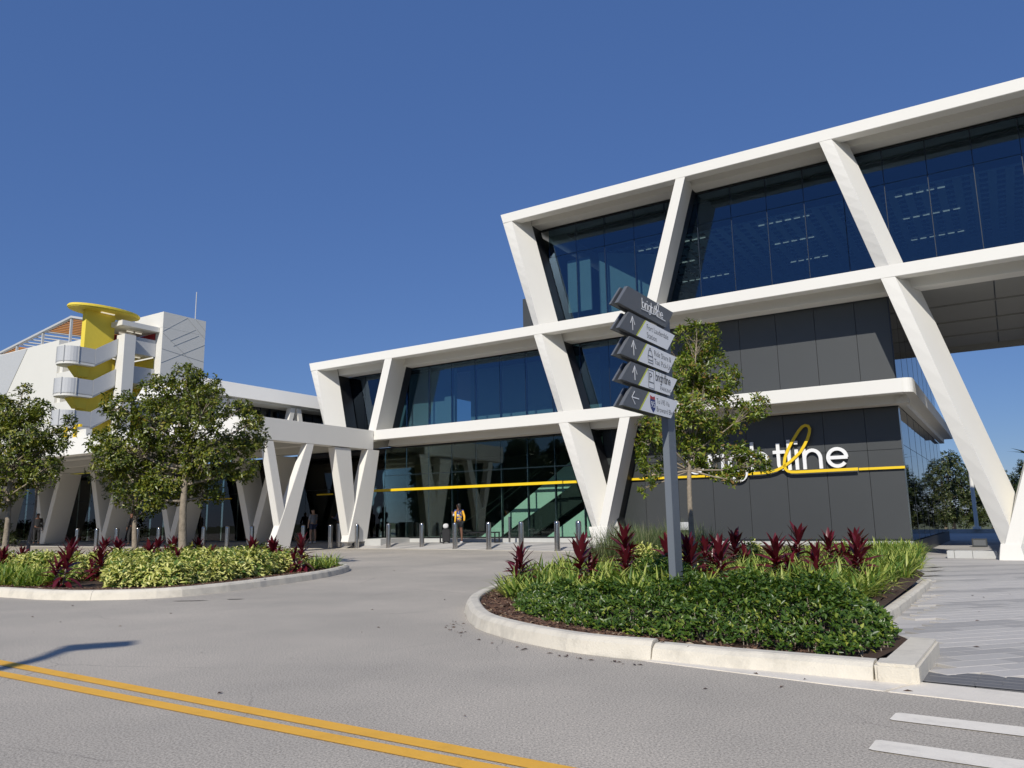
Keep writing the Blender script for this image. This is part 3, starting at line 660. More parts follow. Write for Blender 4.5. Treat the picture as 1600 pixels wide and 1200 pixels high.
# ------------------------------------------------------------------ big wall lettering
def ribbon(path, width, closed=False):
    """flat stroke outline as quads: returns list of (left,right) 2-d pairs"""
    P = [Vector((p[0], p[1])) for p in path]; n = len(P); out = []
    for i in range(n):
        a = P[(i-1) % n] if closed or i > 0 else P[i]; b = P[(i+1) % n] if closed or i < n-1 else P[i]
        t = (b-a).normalized(); nn_ = Vector((-t.y, t.x)); out.append((P[i]+nn_*width/2, P[i]-nn_*width/2))
    if closed: out.append(out[0])
    return out
def add_ribbon(b, path, width, to3, d, closed=False):
    R = ribbon(path, width, closed); vs = []
    for l, r in R: vs += [to3(l.x, l.y, 0), to3(r.x, r.y, 0), to3(r.x, r.y, d), to3(l.x, l.y, d)]
    fs = []
    for i in range(len(R)-1):
        k = 4*i
        for j in range(4): fs.append((k+j, k+(j+1) % 4, k+4+(j+1) % 4, k+4+j))
    if not closed: fs += [(0, 1, 2, 3), (len(vs)-4, len(vs)-3, len(vs)-2, len(vs)-1)]
    b.add(vs, fs)
def arcp(cx, cy, r, a0, a1, n=18, ry=None): return [(cx+r*math.cos(math.radians(a0+(a1-a0)*i/n)), cy+(ry or r)*math.sin(math.radians(a0+(a1-a0)*i/n))) for i in range(n+1)]
SW = .165
def glyph(c):
    h = SW/2; r = .5-h
    if c == 'b': return [[(h, 0), (h, 1.5)], arcp(.5, .5, r, -180, 180, 28)], 1.16
    if c == 'r': return [[(h, 0), (h, 1)], arcp(.5, .5, r, 180, 78, 12)], .70
    if c == 'i': return [[(h, 0), (h, 1)], [(h, 1.25), (h, 1.25+SW*1.05)]], .36
    if c == 'l': return [[(h, 0), (h, 1.5)]], .36
    if c == 'g': return [arcp(.5, .5, r, -180, 180, 28), [(1-h, 1), (1-h, 0)]+arcp(.5, 0, r, 0, -140, 12)[1:]], 1.18
    if c == 'h': return [[(h, 0), (h, 1.5)], arcp(.46, .46+.04, .46-h, 180, 0, 14, .5-h)+[(.92-h, 0)]], 1.10
    if c == 'n': return [[(h, 0), (h, 1)], arcp(.46, .5, .46-h, 180, 0, 14, .5-h)+[(.92-h, 0)]], 1.10
    if c == 't': return [[(.28, 1.36), (.28, .3)]+arcp(.50, .3, .22, 180, 285, 8)[1:], [(.02, 1-h), (.62, 1-h)]], .72
    if c == 'e': return [arcp(.5, .5, r, 0, 322, 26), [(h*1.2, .5), (1-h*.4, .5)]], 1.08
def brightline(name, parent, mt, to3, scale, depth, lname_part=True):
    x = 0
    for ch in 'brightline':
        strokes, adv = glyph(ch); b = MB()
        for si, s_ in enumerate(strokes):
            eps = .02*si*depth
            add_ribbon(b, [((x+px)*scale, py*scale) for px, py in s_], SW*scale, lambda a, c_, d_, e=eps: to3(a, c_, d_*(1-.0)+e), depth)
        b.build(name, mt, parent); x += adv
    return x*scale
sg = thing('wall_sign', 'big white lowercase word on the dark wall with a yellow loop running through it', 'sign', G(3.3, 1.8, 2.75))
TW = sum(glyph(c)[1] for c in 'brightline')
sc_ = 5.93/(TW-.08)
brightline('letter', sg, M['lwhite'], lambda a, c, d: G(3.3+a, 1.83-d, 2.80+c*1.0), sc_, .09)
sw = [(5.73, 2.73), (6.16, 2.735), (6.5, 2.76), (6.75, 2.82), (6.99, 2.93), (7.25, 3.10), (7.48, 3.29), (7.64, 3.44), (7.80, 3.68), (7.92, 3.9), (8.00, 4.12), (8.02, 4.26), (7.97, 4.36), (7.87, 4.39), (7.76, 4.34), (7.62, 4.19), (7.48, 3.99), (7.35, 3.80), (7.24, 3.61), (7.15, 3.44), (7.08, 3.27), (7.04, 3.10), (7.03, 2.97), (7.06, 2.85), (7.13, 2.77), (7.26, 2.725), (7.44, 2.715), (8.33, 2.72), (9.52, 2.725)]
b = MB(); add_ribbon(b, sw, .10, lambda a, c, d: G(a, 1.72-d, c), .04); b.build('loop_line', M['yellow'], sg)

# ------------------------------------------------------------------ ENTRANCE CANOPY (runs towards the street, then left)
cn = thing('entrance_canopy', 'white flat entrance canopy on slanted V columns left of the glass facade', 'canopy', G(-11.8, -4, .2))
UC = -11.56
b = MB(); b.box(-12.1, UC, -7.5, -.02, 4.58, 5.50); b.build('fascia', M['white'], cn, bevel=.012)
b = MB(); b.hexa([G(-60, -7.52, 4.62), G(-12.11, -7.52, 4.62), G(-12.11, -6.9, 4.62), G(-60, -6.9, 4.62)], [G(-60, -7.40, 5.49), G(-12.11, -7.40, 5.49), G(-12.11, -6.9, 5.49), G(-60, -6.9, 5.49)]); b.build('fascia', M['white'], cn)
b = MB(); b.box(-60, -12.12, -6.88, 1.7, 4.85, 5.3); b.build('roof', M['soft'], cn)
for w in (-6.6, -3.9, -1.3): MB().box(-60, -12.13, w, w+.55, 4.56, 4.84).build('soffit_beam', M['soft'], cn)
def arm(b4, t4, name='column_arm'): MB().hexa([G(*p) for p in b4], [G(*p) for p in t4]).build(name, M['white'], cn, bevel=.012)
def q4(u0, u1, w0, w1, z): return [(u0, w0, z), (u1, w0, z), (u1, w1, z), (u0, w1, z)]
arm(q4(UC-.36, UC, -5.95, -5.02, .15), q4(UC-.34, UC, -4.22, -3.81, 4.575))
arm(q4(UC-.38, UC-.02, -5.35, -4.92, .16), q4(UC-.38, UC-.02, -6.45, -6.03, 4.55))
arm(q4(UC-.45, UC+.005, -1.62, -.38, .30), q4(UC-.42, UC+.005, -.40, .40, 4.575))
arm(q4(UC-.50, UC-.06, -1.45, -.9, .25), q4(UC-.50, UC-.06, -2.5, -1.48, 4.55))
def vcol(u, w, z0=.15, h=4.55, sp=1.5):
    arm(q4(u-.24, u+.22, w, w+1.3, z0), q4(u-sp-.23, u-sp+.23, w, w+1.3, h))
    arm(q4(u-.21, u+.25, w+.006, w+1.29, z0), q4(u+sp-.23, u+sp+.23, w+.006, w+1.29, h))
for u in (-18.8, -25.5, -32.2, -38.9, -45.6): vcol(u, -1.1)
# yellow bars on a low white parapet above the canopy
MB().box(-27.5, -24.0, -7.0, -6.7, 5.50, 5.92).build('parapet', M['whiteg'], cn)
for u0, u1, z0, z1 in ((-25.85, -25.68, 5.55, 6.15), (-24.95, -24.80, 5.55, 6.05), (-24.95, -24.35, 6.05, 6.17)): MB().box(u0, u1, -7.12, -7.02, z0, z1).build('yellow_tube', M['yellow'], cn)

# upper wing behind the canopy
wg_ = thing('upper_wing', 'low white roofed wing with dark ribbon windows rising behind the entrance canopy', 'building', G(-20, 0, 5.5))
b = MB(); b.hexa([G(-23, -5.2, 7.42), G(-18.0, -5.2, 7.42), G(-18.0, 9, 7.42), G(-23, 9, 7.42)], [G(-23, -4.8, 8.2), G(-18.42, -4.8, 8.2), G(-18.42, 9, 8.2), G(-23, 9, 8.2)]); b.build('roof', M['white'], wg_)
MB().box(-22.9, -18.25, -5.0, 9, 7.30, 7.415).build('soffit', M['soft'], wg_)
for i in range(22):
    w = -4.7+i*.62; MB().box(-19.35, -19.3, w, w+.60, 5.5, 7.29).build('window', M['glasss'], wg_)
    MB().box(-19.36, -19.26, w+.602, w+.618, 5.5, 7.29).build('mullion', M['mull'], wg_)
MB().box(-22.7, -19.5, -4.6, 8.6, 5.35, 7.29).build('core', M['idark'], wg_)
for w in (-3.3, 1.05):
    for s in (-1, 1):
        b = MB(); b.hexa([G(-18.5, w+s*.62-.13, 5.35), G(-18.15, w+s*.62-.13, 5.35), G(-18.15, w+s*.62+.13, 5.35), G(-18.5, w+s*.62+.13, 5.35)], [G(-18.5, w+s*.2-.14, 7.29), G(-18.15, w+s*.2-.14, 7.29), G(-18.15, w+s*.2+.14, 7.29), G(-18.5, w+s*.2+.14, 7.29)]); b.build('strut', M['white'], wg_)

# ------------------------------------------------------------------ PARKING GARAGE far left
gr = thing('parking_garage', 'white parking garage with yellow stair tower and balconies behind the canopy', 'building', G(-68, 20, 0))
WG = 20.06
def gb(name, mt, u0, u1, w0, w1, z0, z1, **k): return MB().box(u0, u1, w0, w1, z0, z1).build(name, M[mt], gr, **k)
# main wall is built as strips so the openings are real
gb('wall', 'whiteg', -150, -80.6, WG, 34, 0, 23.4)
rowsz = [(0, 8.2), (9.7, 12.0), (13.5, 15.7), (17.2, 19.3), (20.75, 22.8)]
for z0, z1 in rowsz: gb('wall', 'whiteg', -80.59, -75.35, WG+.01, WG+2.5, z0, z1)
gb('opening_back', 'idark', -80.59, -75.3, WG+3.2, WG+3.4, 0, 22.5)
for z0, z1 in ((19.3, 20.75), (15.7, 17.2), (12, 13.5)): gb('opening_post', 'whiteg', -80.58, -79.9, WG+.3, WG+2.5, z0, z1)
gb('wall', 'whiteg', -75.3, -61.3, WG+3, 25.1, 0, 21.9)
b = MB(); b.uzprism([(-130, 23.3), (-88, 23.3), (-92.5, 17.6), (-98, 14.5), (-130, 14.5)], WG-.06, WG-.01); b.build('wall_panel', M['mesh'], gr)
b = MB(); b.uzprism([(-130, 6.5), (-96, 6.5), (-91, 0), (-130, 0)], WG-.06, WG-.01); b.build('wall_panel', M['mesh'], gr)
# corner box with incised line pattern
gb('corner_box', 'whiteg', -65.2, -59.98, WG, 25.25, 21.95, 23.62)
gb('corner_box', 'whiteg', -61.2, -59.985, WG+.01, 25.24, 0, 21.94)
def line_on_side(w0, z0, w1, z1, t=.05):
    v = Vector((w1-w0, z1-z0)).normalized(); n = Vector((-v.y, v.x))*t/2
    b = MB(); b.prism([G(-59.975, w0+n.x, z0+n.y), G(-59.975, w1+n.x, z1+n.y), G(-59.975, w1-n.x, z1-n.y), G(-59.975, w0-n.x, z0-n.y)], UX*.012); b.build('panel_joint', M['joint'], gr)
for l in ((20.1, 21.5, 22.9, 23.5), (20.1, 18.1, 25.2, 20.9), (20.1, 21.3, 22.9, 19.4), (22.9, 23.5, 25.2, 21.6), (21, 20.6, 24, 22.4), (21.4, 20.1, 24.4, 21.8), (22.6, 19.6, 25.2, 17.4), (20.1, 19.6, 25.2, 19.0), (20.1, 17.0, 25.2, 14.4), (21.5, 16.9, 25.2, 17.6), (24.0, 23.5, 25.2, 22.5), (20.1, 14.5, 24.8, 17.6), (22, 14.3, 20.1, 16.0)): line_on_side(*l, t=.035)
# stair tower: its long side runs back from the street
gb('stair_core', 'gyellow', -63.2, -62.5, 13.3, 16.3, 4, 22.75)
pts = [G(-62.8+2.0*math.cos(2*PI*i/40), 15.3+3.7*math.sin(2*PI*i/40), 22.76) for i in range(40)]
b = MB(); b.prism(pts, (0, 0, .36)); b.build('canopy_roof', M['gyellow'], gr, bevel=.10)
MB().box(-62.3, -62.1, 14.6, 16.0, 22.66, 22.74).build('lamp', M['lamp'], gr)
for i, z in enumerate((17.15, 14.0, 10.85, 7.7)):
    pts = [(-61.4, 13.9)]+[(-62.75+1.35*math.cos(math.radians(a)), 12.3+1.25*math.sin(math.radians(a))) for a in range(0, -181, -12)]+[(-64.1, 13.9)]
    b = MB(); b.prism([G(u, w, z-.3) for u, w in pts], (0, 0, .3)); lnd = b.build('landing', M['whiteg'], gr)
    b = MB(); b.hexa([G(-63.3, 13.0, z-1.3), G(-62.3, 13.0, z-1.3), G(-62.3, 13.8, z-1.3), G(-63.3, 13.8, z-1.3)], [G(-63.5, 12.3, z-.31), G(-62.1, 12.3, z-.31), G(-62.1, 13.85, z-.31), G(-63.5, 13.85, z-.31)]); b.build('landing_corbel', M['gyellow'], lnd)
    b = MB(); vs = []
    for u, w in pts: vs += [G(u, w, z-.1), G(u, w, z+1.45)]
    k = len(pts); ce = (-62.75, 12.6)
    for u, w in pts: vs += [G(u+(ce[0]-u)*.04, w+(ce[1]-w)*.04, z-.1), G(u+(ce[0]-u)*.04, w+(ce[1]-w)*.04, z+1.45)]
    fs = [(2*j, 2*j+2, 2*j+3, 2*j+1) for j in range(k-1)]+[(2*k+2*j, 2*k+2*j+1, 2*k+2*j+3, 2*k+2*j+2) for j in range(k-1)]+[(2*j+1, 2*j+3, 2*k+2*j+3, 2*k+2*j+1) for j in range(k-1)]
    mg = b.add(vs, fs).build('mesh_guard', M['mesh'], gr)
    for j in (1, 6, 11, 16): u, w = pts[j]; MB().box(u-.03, u+.05, w-.06, w+.02, z-.15, z+1.5).build('guard_post', M['joint'], mg)
    b = MB(); b.prism([G(-61.38, 13.92, z-.1), G(-61.38, 16.1, z+1.25), G(-61.38, 16.1, z+2.95), G(-61.38, 13.92, z+1.5)], -UX*.06); b.build('flight_guard', M['mesh'], gr)
    b = MB(); b.prism([G(-61.45, 13.92, z-.3), G(-61.45, 16.1, z+1.1), G(-61.45, 16.1, z+1.35), G(-61.45, 13.92, z)], -UX*1.0); b.build('stair_flight', M['whiteg'], gr)
gb('pillar', 'whiteg', -61.7, -60.3, 16.15, 17.35, 2, 20.5)
for z in (18.85, 15.75, 12.6):
    gb('balcony_slab', 'whiteg', -65, -61.1, 17.0, 19.9, z-.05, z+.2)
    gb('balcony_parapet', 'mesh', -61.1, -60.98, 17.36, 20.03, z-.05, z+1.72)
for z in (21.35, 18.75):
    for u in (-62.2, -63.6):
        for k in (0, 1): MB().box(u, u+.15, 17.4+k*.95, 18.1+k*.95, z-.12, z-.04).build('lamp', M['lamp'], gr)
gb('back_wall', 'redw', -65.0, -61.22, 20.03, 20.3, 19.1, 21.4); gb('back_wall', 'gyellow', -65.0, -61.22, 20.03, 20.3, 10, 18.7)
gb('back_wall', 'redw', -65.3, -65.05, 17.2, 20.0, 19.1, 21.4); gb('back_wall', 'gyellow', -65.3, -65.05, 17.2, 20.0, 10, 18.7)
for z in (19.2, 16.0): gb('door', 'idark', -63.6, -62.7, 19.95, 20.02, z, z+1.8)
gb('roof_slab', 'whiteg', -65.0, -60.5, 15.9, 20.04, 21.42, 21.93)
b = MB(); b.tube([G(-60.6, 24.3, 23.6), G(-60.6, 24.3, 26.9)], .05, 6); b.build('antenna', M['mesh'], gr)
# rooftop pergola
pg = thing('rooftop_pergola', 'pergola with orange slats on the garage roof at the far left', 'pergola', G(-85, 21, 23.4))
for u, z in ((-96, 23.6), (-92, 24.2), (-85.8, 25.2), (-79.4, 26.0)): MB().box(u, u+.22, 20.5, 20.75, 22.8, z+.1).build('post', M['mesh'], pg)
b = MB(); b.uzprism([(-101, 23.1), (-101, 23.35), (-79.2, 26.25), (-79.2, 26.0)], 20.4, 20.8); b.build('beam', M['mesh'], pg)
b = MB(); b.hexa([G(-79.4, 20.4, 26.0), G(-79.1, 20.4, 26.0), G(-73.5, 27, 25.0), G(-73.8, 27, 25.0)], [G(-79.4, 20.4, 26.25), G(-79.1, 20.4, 26.25), G(-73.5, 27, 25.25), G(-73.8, 27, 25.25)]); b.build('beam', M['mesh'], pg)
for k in range(34):
    u = -99+k*.6; z = 23.38+(u+101)*.1330-.2
    if -93 < u < -86 and k % 2: continue
    mt = 'mesh' if -93 < u < -85.5 else 'orange'
    b = MB(); b.hexa([G(u, 20.85, z), G(u+.36, 20.85, z), G(u+4.4, 27, z-.55), G(u+4.0, 27, z-.55)], [G(u, 20.85, z+.12), G(u+.36, 20.85, z+.12), G(u+4.4, 27, z-.43), G(u+4.0, 27, z-.43)]); b.build('slat', M[mt], pg)

# ------------------------------------------------------------------ BOLLARDS
def bollard_mesh():
    me = bpy.data.meshes.new('bollard'); bm = bmesh.new(); r = .105; n = 24
    prof = [(r*1.0, 0), (r, .98), (r*.985, 1.03), (r*.9, 1.065), (r*.6, 1.09), (0.001, 1.10)]
    rings = [[bm.verts.new((math.cos(2*PI*k/n)*a, math.sin(2*PI*k/n)*a, z)) for k in range(n)] for a, z in prof]
    for i in range(len(rings)-1):
        for k in range(n): bm.faces.new((rings[i][k], rings[i][(k+1) % n], rings[i+1][(k+1) % n], rings[i+1][k]))
    for f_ in bm.faces: f_.smooth = True
    bm.to_mesh(me); bm.free(); me.materials.append(M['steel']); return me
def ring_mesh():
    me = bpy.data.meshes.new('collar'); b = MB(); b.tube([(0, 0, 0), (0, 0, .03)], .125, 20); me.from_pydata(b.v, [], b.f); me.materials.append(M['steel']); return me
bmsh = bollard_mesh(); cmsh = ring_mesh()
ordn = ['first', 'second', 'third', 'fourth', 'fifth', 'sixth', 'seventh', 'eighth', 'ninth', 'tenth', 'eleventh', 'twelfth', 'thirteenth', 'fourteenth', 'fifteenth', 'sixteenth', 'seventeenth', 'eighteenth', 'nineteenth', 'twentieth']
bpos = [(2.32, 28.61), (1.57, 29.22), (.26, 30.71), (-1.04, 31.94), (-2.50, 33.31), (-4.07, 34.79), (-5.65, 35.52), (-7.22, 36.25), (-8.57, 36.87)] + [(-8.57-1.45*k, 36.87+.68*k) for k in range(1, 12)]
for i, (x, y) in enumerate(bpos):
    t = thing('bollard', '%s round stainless steel bollard counting leftwards from the big concrete V' % ordn[i], 'bollard', (x, y, .01), group='steel bollards along the plaza edge')
    o = bpy.data.objects.new('shaft', bmsh); put(o, t); o = bpy.data.objects.new('collar', cmsh); put(o, t)
# wide flat bollard-like steel bin beside the second V
bn_ = thing('litter_bin', 'wide brushed steel drum bin at the foot of the corner column', 'bin', (-7.95, 37.6, .06))
b = MB(); b.tube([(-7.95, 37.6, .02), (-7.95, 37.6, 1.12)], .52, 28); b.build('drum', M['steel'], bn_, smooth=False)
b = MB(); b.tube([(-7.95, 37.6, 1.121), (-7.95, 37.6, 1.15)], .50, 28); b.build('lid', M['dtrim'], bn_)
# bench and stanchion
be = thing('bench', 'long thin black metal bench in front of the glass wall', 'bench', G(-6.6, .9, .2))
MB().box(-8.2, -5.15, .75, 1.15, .62, .67).build('seat', M['black'], be)
for u in (-8.18, -5.2):
    MB().box(u, u+.05, .76, .80, .2, .619).build('leg', M['black'], be); MB().box(u, u+.05, 1.10, 1.14, .2, .619).build('leg', M['black'], be); MB().box(u, u+.05, .801, 1.099, .2, .24).build('foot_rail', M['black'], be)
sn = thing('stanchion', 'slim grey post with a round foot plate near the glass', 'post', G(-4.3, .6, .2))
p = G(-4.3, .6, 0); b = MB(); b.tube([(p.x, p.y, .2), (p.x, p.y, .225)], .26, 20); b.build('foot_plate', M['mesh'], sn); b = MB(); b.tube([(p.x, p.y, .226), (p.x, p.y, 1.30)], .045, 12); b.build('shaft', M['steel'], sn)
# concrete seat blocks and low kerb right of the building
cbk = thing('concrete_block_row', 'low grey concrete blocks beside the foot of the big V', 'block', G(12.5, 1.4, -.26))
for u0, u1 in ((12.02, 12.22), (12.23, 12.72), (12.73, 13.40)): MB().box(u0, u1, .9, 1.5, -.27, -.03).build('block', M['concrete'], cbk, bevel=.01)
lw = thing('low_wall', 'pale low concrete wall beyond the shaded passage', 'wall', G(20, 36, -.3)); MB().box(8, 50, 36, 36.4, -.3, .02).build('wall', M['concrete'], lw)
pp = thing('lamp_post', 'thin white post standing on the low wall in front of trees', 'post', G(11.7, 35.9, 0)); p = G(11.7, 35.9, 0)
b = MB(); b.tube([(p.x, p.y, .02), (p.x, p.y, 9)], .13, 10); b.build('shaft', M['white'], pp); b = MB(); b.tube([(p.x, p.y, .02), (p.x, p.y, .2)], .26, 10); b.build('base', M['white'], pp)
ab = thing('utility_box', 'small dark grey utility box in the shaded passage', 'box', G(12.6, 10.5, -.26)); MB().box(12.35, 12.9, 10.4, 10.8, -.26, .08).build('cabinet', M['dpanel'], ab, bevel=.01); MB().box(12.4, 12.85, 10.37, 10.395, -.2, .03).build('door', M['signdark'], ab)

# ------------------------------------------------------------------ DIRECTION SIGN
sp = thing('direction_sign', 'grey post in the hedge with five slanted direction boards and white lettering', 'sign', G(10.31, -18.42, .1))
b = MB(); b.hexa([G(10.285, -18.54, .05), G(10.372, -18.54, .05), G(10.372, -18.29, .05), G(10.285, -18.29, .05)], [G(10.285, -18.54, 3.78), G(10.372, -18.54, 3.78), G(10.372, -18.29, 3.80), G(10.285, -18.29, 3.80)]); b.build('post', M['post'], sp, bevel=.004)
def wz(name, pts, u0, u1, mt, parent, bevel=0): b = MB(); b.prism([G(u0, w, z) for w, z in pts], UX*(u1-u0)); return b.build(name, M[mt], parent, bevel=bevel)
SL = .30
def board(zb, zt, light):
    wl = lambda z, t: -20.05+SL*(z-zb)/(zt-zb)+t*1.46
    def quad(t0, t1, zb_=None, zt_=None):
        a, c = zb_ or zb, zt_ or zt; return [(wl(a, t0), a), (wl(a, t1), a), (wl(c, t1), c), (wl(c, t0), c)]
    bd_ = wz('board', quad(0, 1), 10.385, 10.43, 'signdark', sp, .002)
    wz('back_board', [(w-.02, z-.008) for w, z in quad(0, .79)], 10.325, 10.348, 'signdark', sp)
    wz('board_spacer', [(wl(zb, .10), zb+.05), (wl(zb, .75), zb+.05), (wl(zt, .75), zt-.05), (wl(zt, .10), zt-.05)], 10.3485, 10.384, 'black', sp)
    if light: wz('light_field', quad(.345, 1, zb+.001, zt-.001), 10.4305, 10.4325, 'signsilver', bd_); wz('accent_line', quad(.325, .344, zb+.001, zt-.001), 10.4305, 10.4325, 'lime', bd_)
    return bd_
rowz = [(3.55, 3.82), (3.26, 3.51), (2.96, 3.22), (2.67, 2.92), (2.38, 2.63)]
boards = [board(a, c, i > 0) for i, (a, c) in enumerate(rowz)]
def wtext(s, w, z, h, wid, mt, parent, u=10.4335, thin=0.0):
    cu = bpy.data.curves.new('lettering', 'FONT'); cu.body = s; cu.size = 1; cu.offset = thin; cu.resolution_u = 3; cu.extrude = 0
    tmp = bpy.data.objects.new('tmp', cu); COL.objects.link(tmp); dg = bpy.context.evaluated_depsgraph_get(); dg.update()
    me = bpy.data.meshes.new_from_object(tmp.evaluated_get(dg)); bpy.data.objects.remove(tmp)
    xs = [v.co.x for v in me.vertices]; ys = [v.co.y for v in me.vertices]; x0, x1 = min(xs), max(xs)
    L = Vector((0, 0, 0)); q = parent
    while q is not None: L += Vector(q.location); q = q.parent
    for v in me.vertices:
        p = G(u, w+(v.co.x-x0)/(x1-x0)*wid, z+v.co.y*h/.72)-L; v.co = p
    me.materials.clear(); me.materials.append(M[mt]); me.name = 'lettering'
    o = bpy.data.objects.new('lettering', me); put(o, parent); o.data.update(); return o
def wstroke(name, path, wd, mt, parent, closed=False, u=10.4335):
    b = MB(); add_ribbon(b, path, wd, lambda a, c, d: G(u+d, a, c), .002, closed); return b.build(name, M[mt], parent)
# board 1: the word with a loop
b = MB(); x = 0; scs = .68/TW
for ch in 'brightline':
    ss, adv = glyph(ch)
    for si, s_ in enumerate(ss): add_ribbon(b, [(-19.36+(x+px)*scs, 3.645+py*scs) for px, py in s_], SW*scs*.95, lambda a, c, d, e=si*.0005: G(10.4335+d+e, a, c), .002)
    x += adv
b.build('lettering', M['lwhite'], boards[0])
k_ = .68/5.93
wstroke('loop_line', [(-19.40, 3.625)]+[(-19.36+(u-3.3)*k_, 3.645+(z-2.80)*k_) for u, z in sw[1:-2]]+[(-18.62, 3.633)], .010, 'lwhite', boards[0], u=10.437)
def arrow_up(bdo, zb, zt):
    c = -19.70+.03; m_ = (zb+zt)/2; top = zt-.045; 
    wstroke('arrow', [(c, zb+.045), (c, top)], .013, 'lwhite', bdo); wstroke('arrow', [(c-.062, top-.085), (c, top+.004), (c+.062, top-.085)], .013, 'lwhite', bdo, u=10.4345)
for i in (1, 2, 3): arrow_up(boards[i], *rowz[i])
zb, zt = rowz[4]; c = (zb+zt)/2
wstroke('arrow', [(-19.78, c), (-19.58, c)], .013, 'lwhite', boards[4]); wstroke('arrow', [(-19.70, c+.075), (-19.785, c), (-19.70, c-.075)], .013, 'lwhite', boards[4], u=10.4345)
wtext('Fort Lauderdale', -19.24, 3.40, .072, .70, 'lettergrey', boards[1]); wtext('Station', -19.25, 3.298, .072, .31, 'lettergrey', boards[1])
wtext('Ride Share &', -19.04, 3.11, .072, .56, 'lettergrey', boards[2]); wtext('Taxi Pick-Up', -19.05, 3.005, .072, .55, 'lettergrey', boards[2])
# taxi pictogram
wstroke('pictogram', [(-19.25, 2.995), (-19.25, 3.08), (-19.215, 3.15), (-19.135, 3.15), (-19.10, 3.08), (-19.10, 2.995)], .009, 'lettergrey', boards[2], closed=True)
wstroke('pictogram', [(-19.24, 3.08), (-19.11, 3.08)], .008, 'lettergrey', boards[2], u=10.4345); wstroke('pictogram', [(-19.235, 3.03), (-19.115, 3.03)], .008, 'lettergrey', boards[2], u=10.4345); wstroke('pictogram', [(-19.195, 3.156), (-19.19, 3.178), (-19.16, 3.178), (-19.155, 3.156)], .008, 'lettergrey', boards[2], u=10.4345)
# parking pictogram
wstroke('pictogram', [(-19.27, 2.685), (-19.27, 2.90), (-19.10, 2.90), (-19.10, 2.685)], .008, 'lettergrey', boards[3], closed=True)
wtext('P', -19.235, 2.775, .10, .085, 'lettergrey', boards[3]); wstroke('pictogram', [(-19.265, 2.757), (-19.105, 2.757)], .007, 'lettergrey', boards[3], u=10.4345)
wtext('PARKING', -18.90, 2.70, .05, .36, 'lettergrey', boards[3])
b = MB(); x = 0; scs = .50/TW
for ch in 'brightline':
    ss, adv = glyph(ch)
    for si, s_ in enumerate(ss): add_ribbon(b, [(-19.04+(x+px)*scs, 2.80+py*scs*1.25) for px, py in s_], SW*scs*1.1, lambda a, c, d, e=si*.0005: G(10.4335+d+e, a, c), .002)
    x += adv
b.build('lettering', M['lettergrey'], boards[3])
# route shield
shd = [(-19.245, 2.55), (-19.25, 2.50), (-19.235, 2.44), (-19.17, 2.395), (-19.105, 2.44), (-19.09, 2.50), (-19.095, 2.55)]
wz('shield', shd, 10.4335, 10.436, 'blue', boards[4]); wz('shield_top', [(-19.245, 2.552), (-19.095, 2.552), (-19.10, 2.595), (-19.17, 2.58), (-19.24, 2.595)], 10.4335, 10.436, 'red', boards[4])
wtext('95', -19.23, 2.455, .075, .12, 'lwhite', boards[4], u=10.4365)
wtext('To I-95 Via', -19.04, 2.52, .066, .42, 'lettergrey', boards[4]); wtext('Broward Blvd', -19.05, 2.42, .066, .56, 'lettergrey', boards[4])

# ------------------------------------------------------------------ STREET LAMP (behind the viewer; its shadow lies on the road)
tn = math.tan(SUN_EL)
def lift(x, y, z): q = Vector((x, y, 0))+SUN_H*(z/tn); return (q.x, q.y, z)
armp = [lift(-4.31, 6.75, 7.55), lift(-4.26, 7.2, 7.72), lift(-4.28, 7.5, 7.78), lift(-4.36, 7.80, 7.80)]
sl = thing('street_lamp', 'street lamp whose curved arm casts the shadow on the road at left', 'street lamp', (armp[0][0], armp[0][1], 0))
b = MB(); b.tube([(armp[0][0], armp[0][1], 0), (armp[0][0], armp[0][1], 4), armp[0]], [.11, .09, .07], 10); b.build('pole', M['post'], sl, smooth=True)
b = MB(); b.tube(armp, [.10, .09, .08, .07], 8); b.build('arm', M['post'], sl, smooth=True)
a = Vector(lift(-4.40, 7.78, 7.8)); c = Vector(lift(-3.86, 8.04, 7.8)); t = (c-a).normalized(); n = Vector((-t.y, t.x, 0))*.20
b = MB(); b.hexa([a-n, c-n*.8, c+n*.8, a+n], [p+Vector((0, 0, .09)) for p in (a-n, c-n*.8, c+n*.8, a+n)]); b.build('lamp_head', M['post'], sl, bevel=.01)

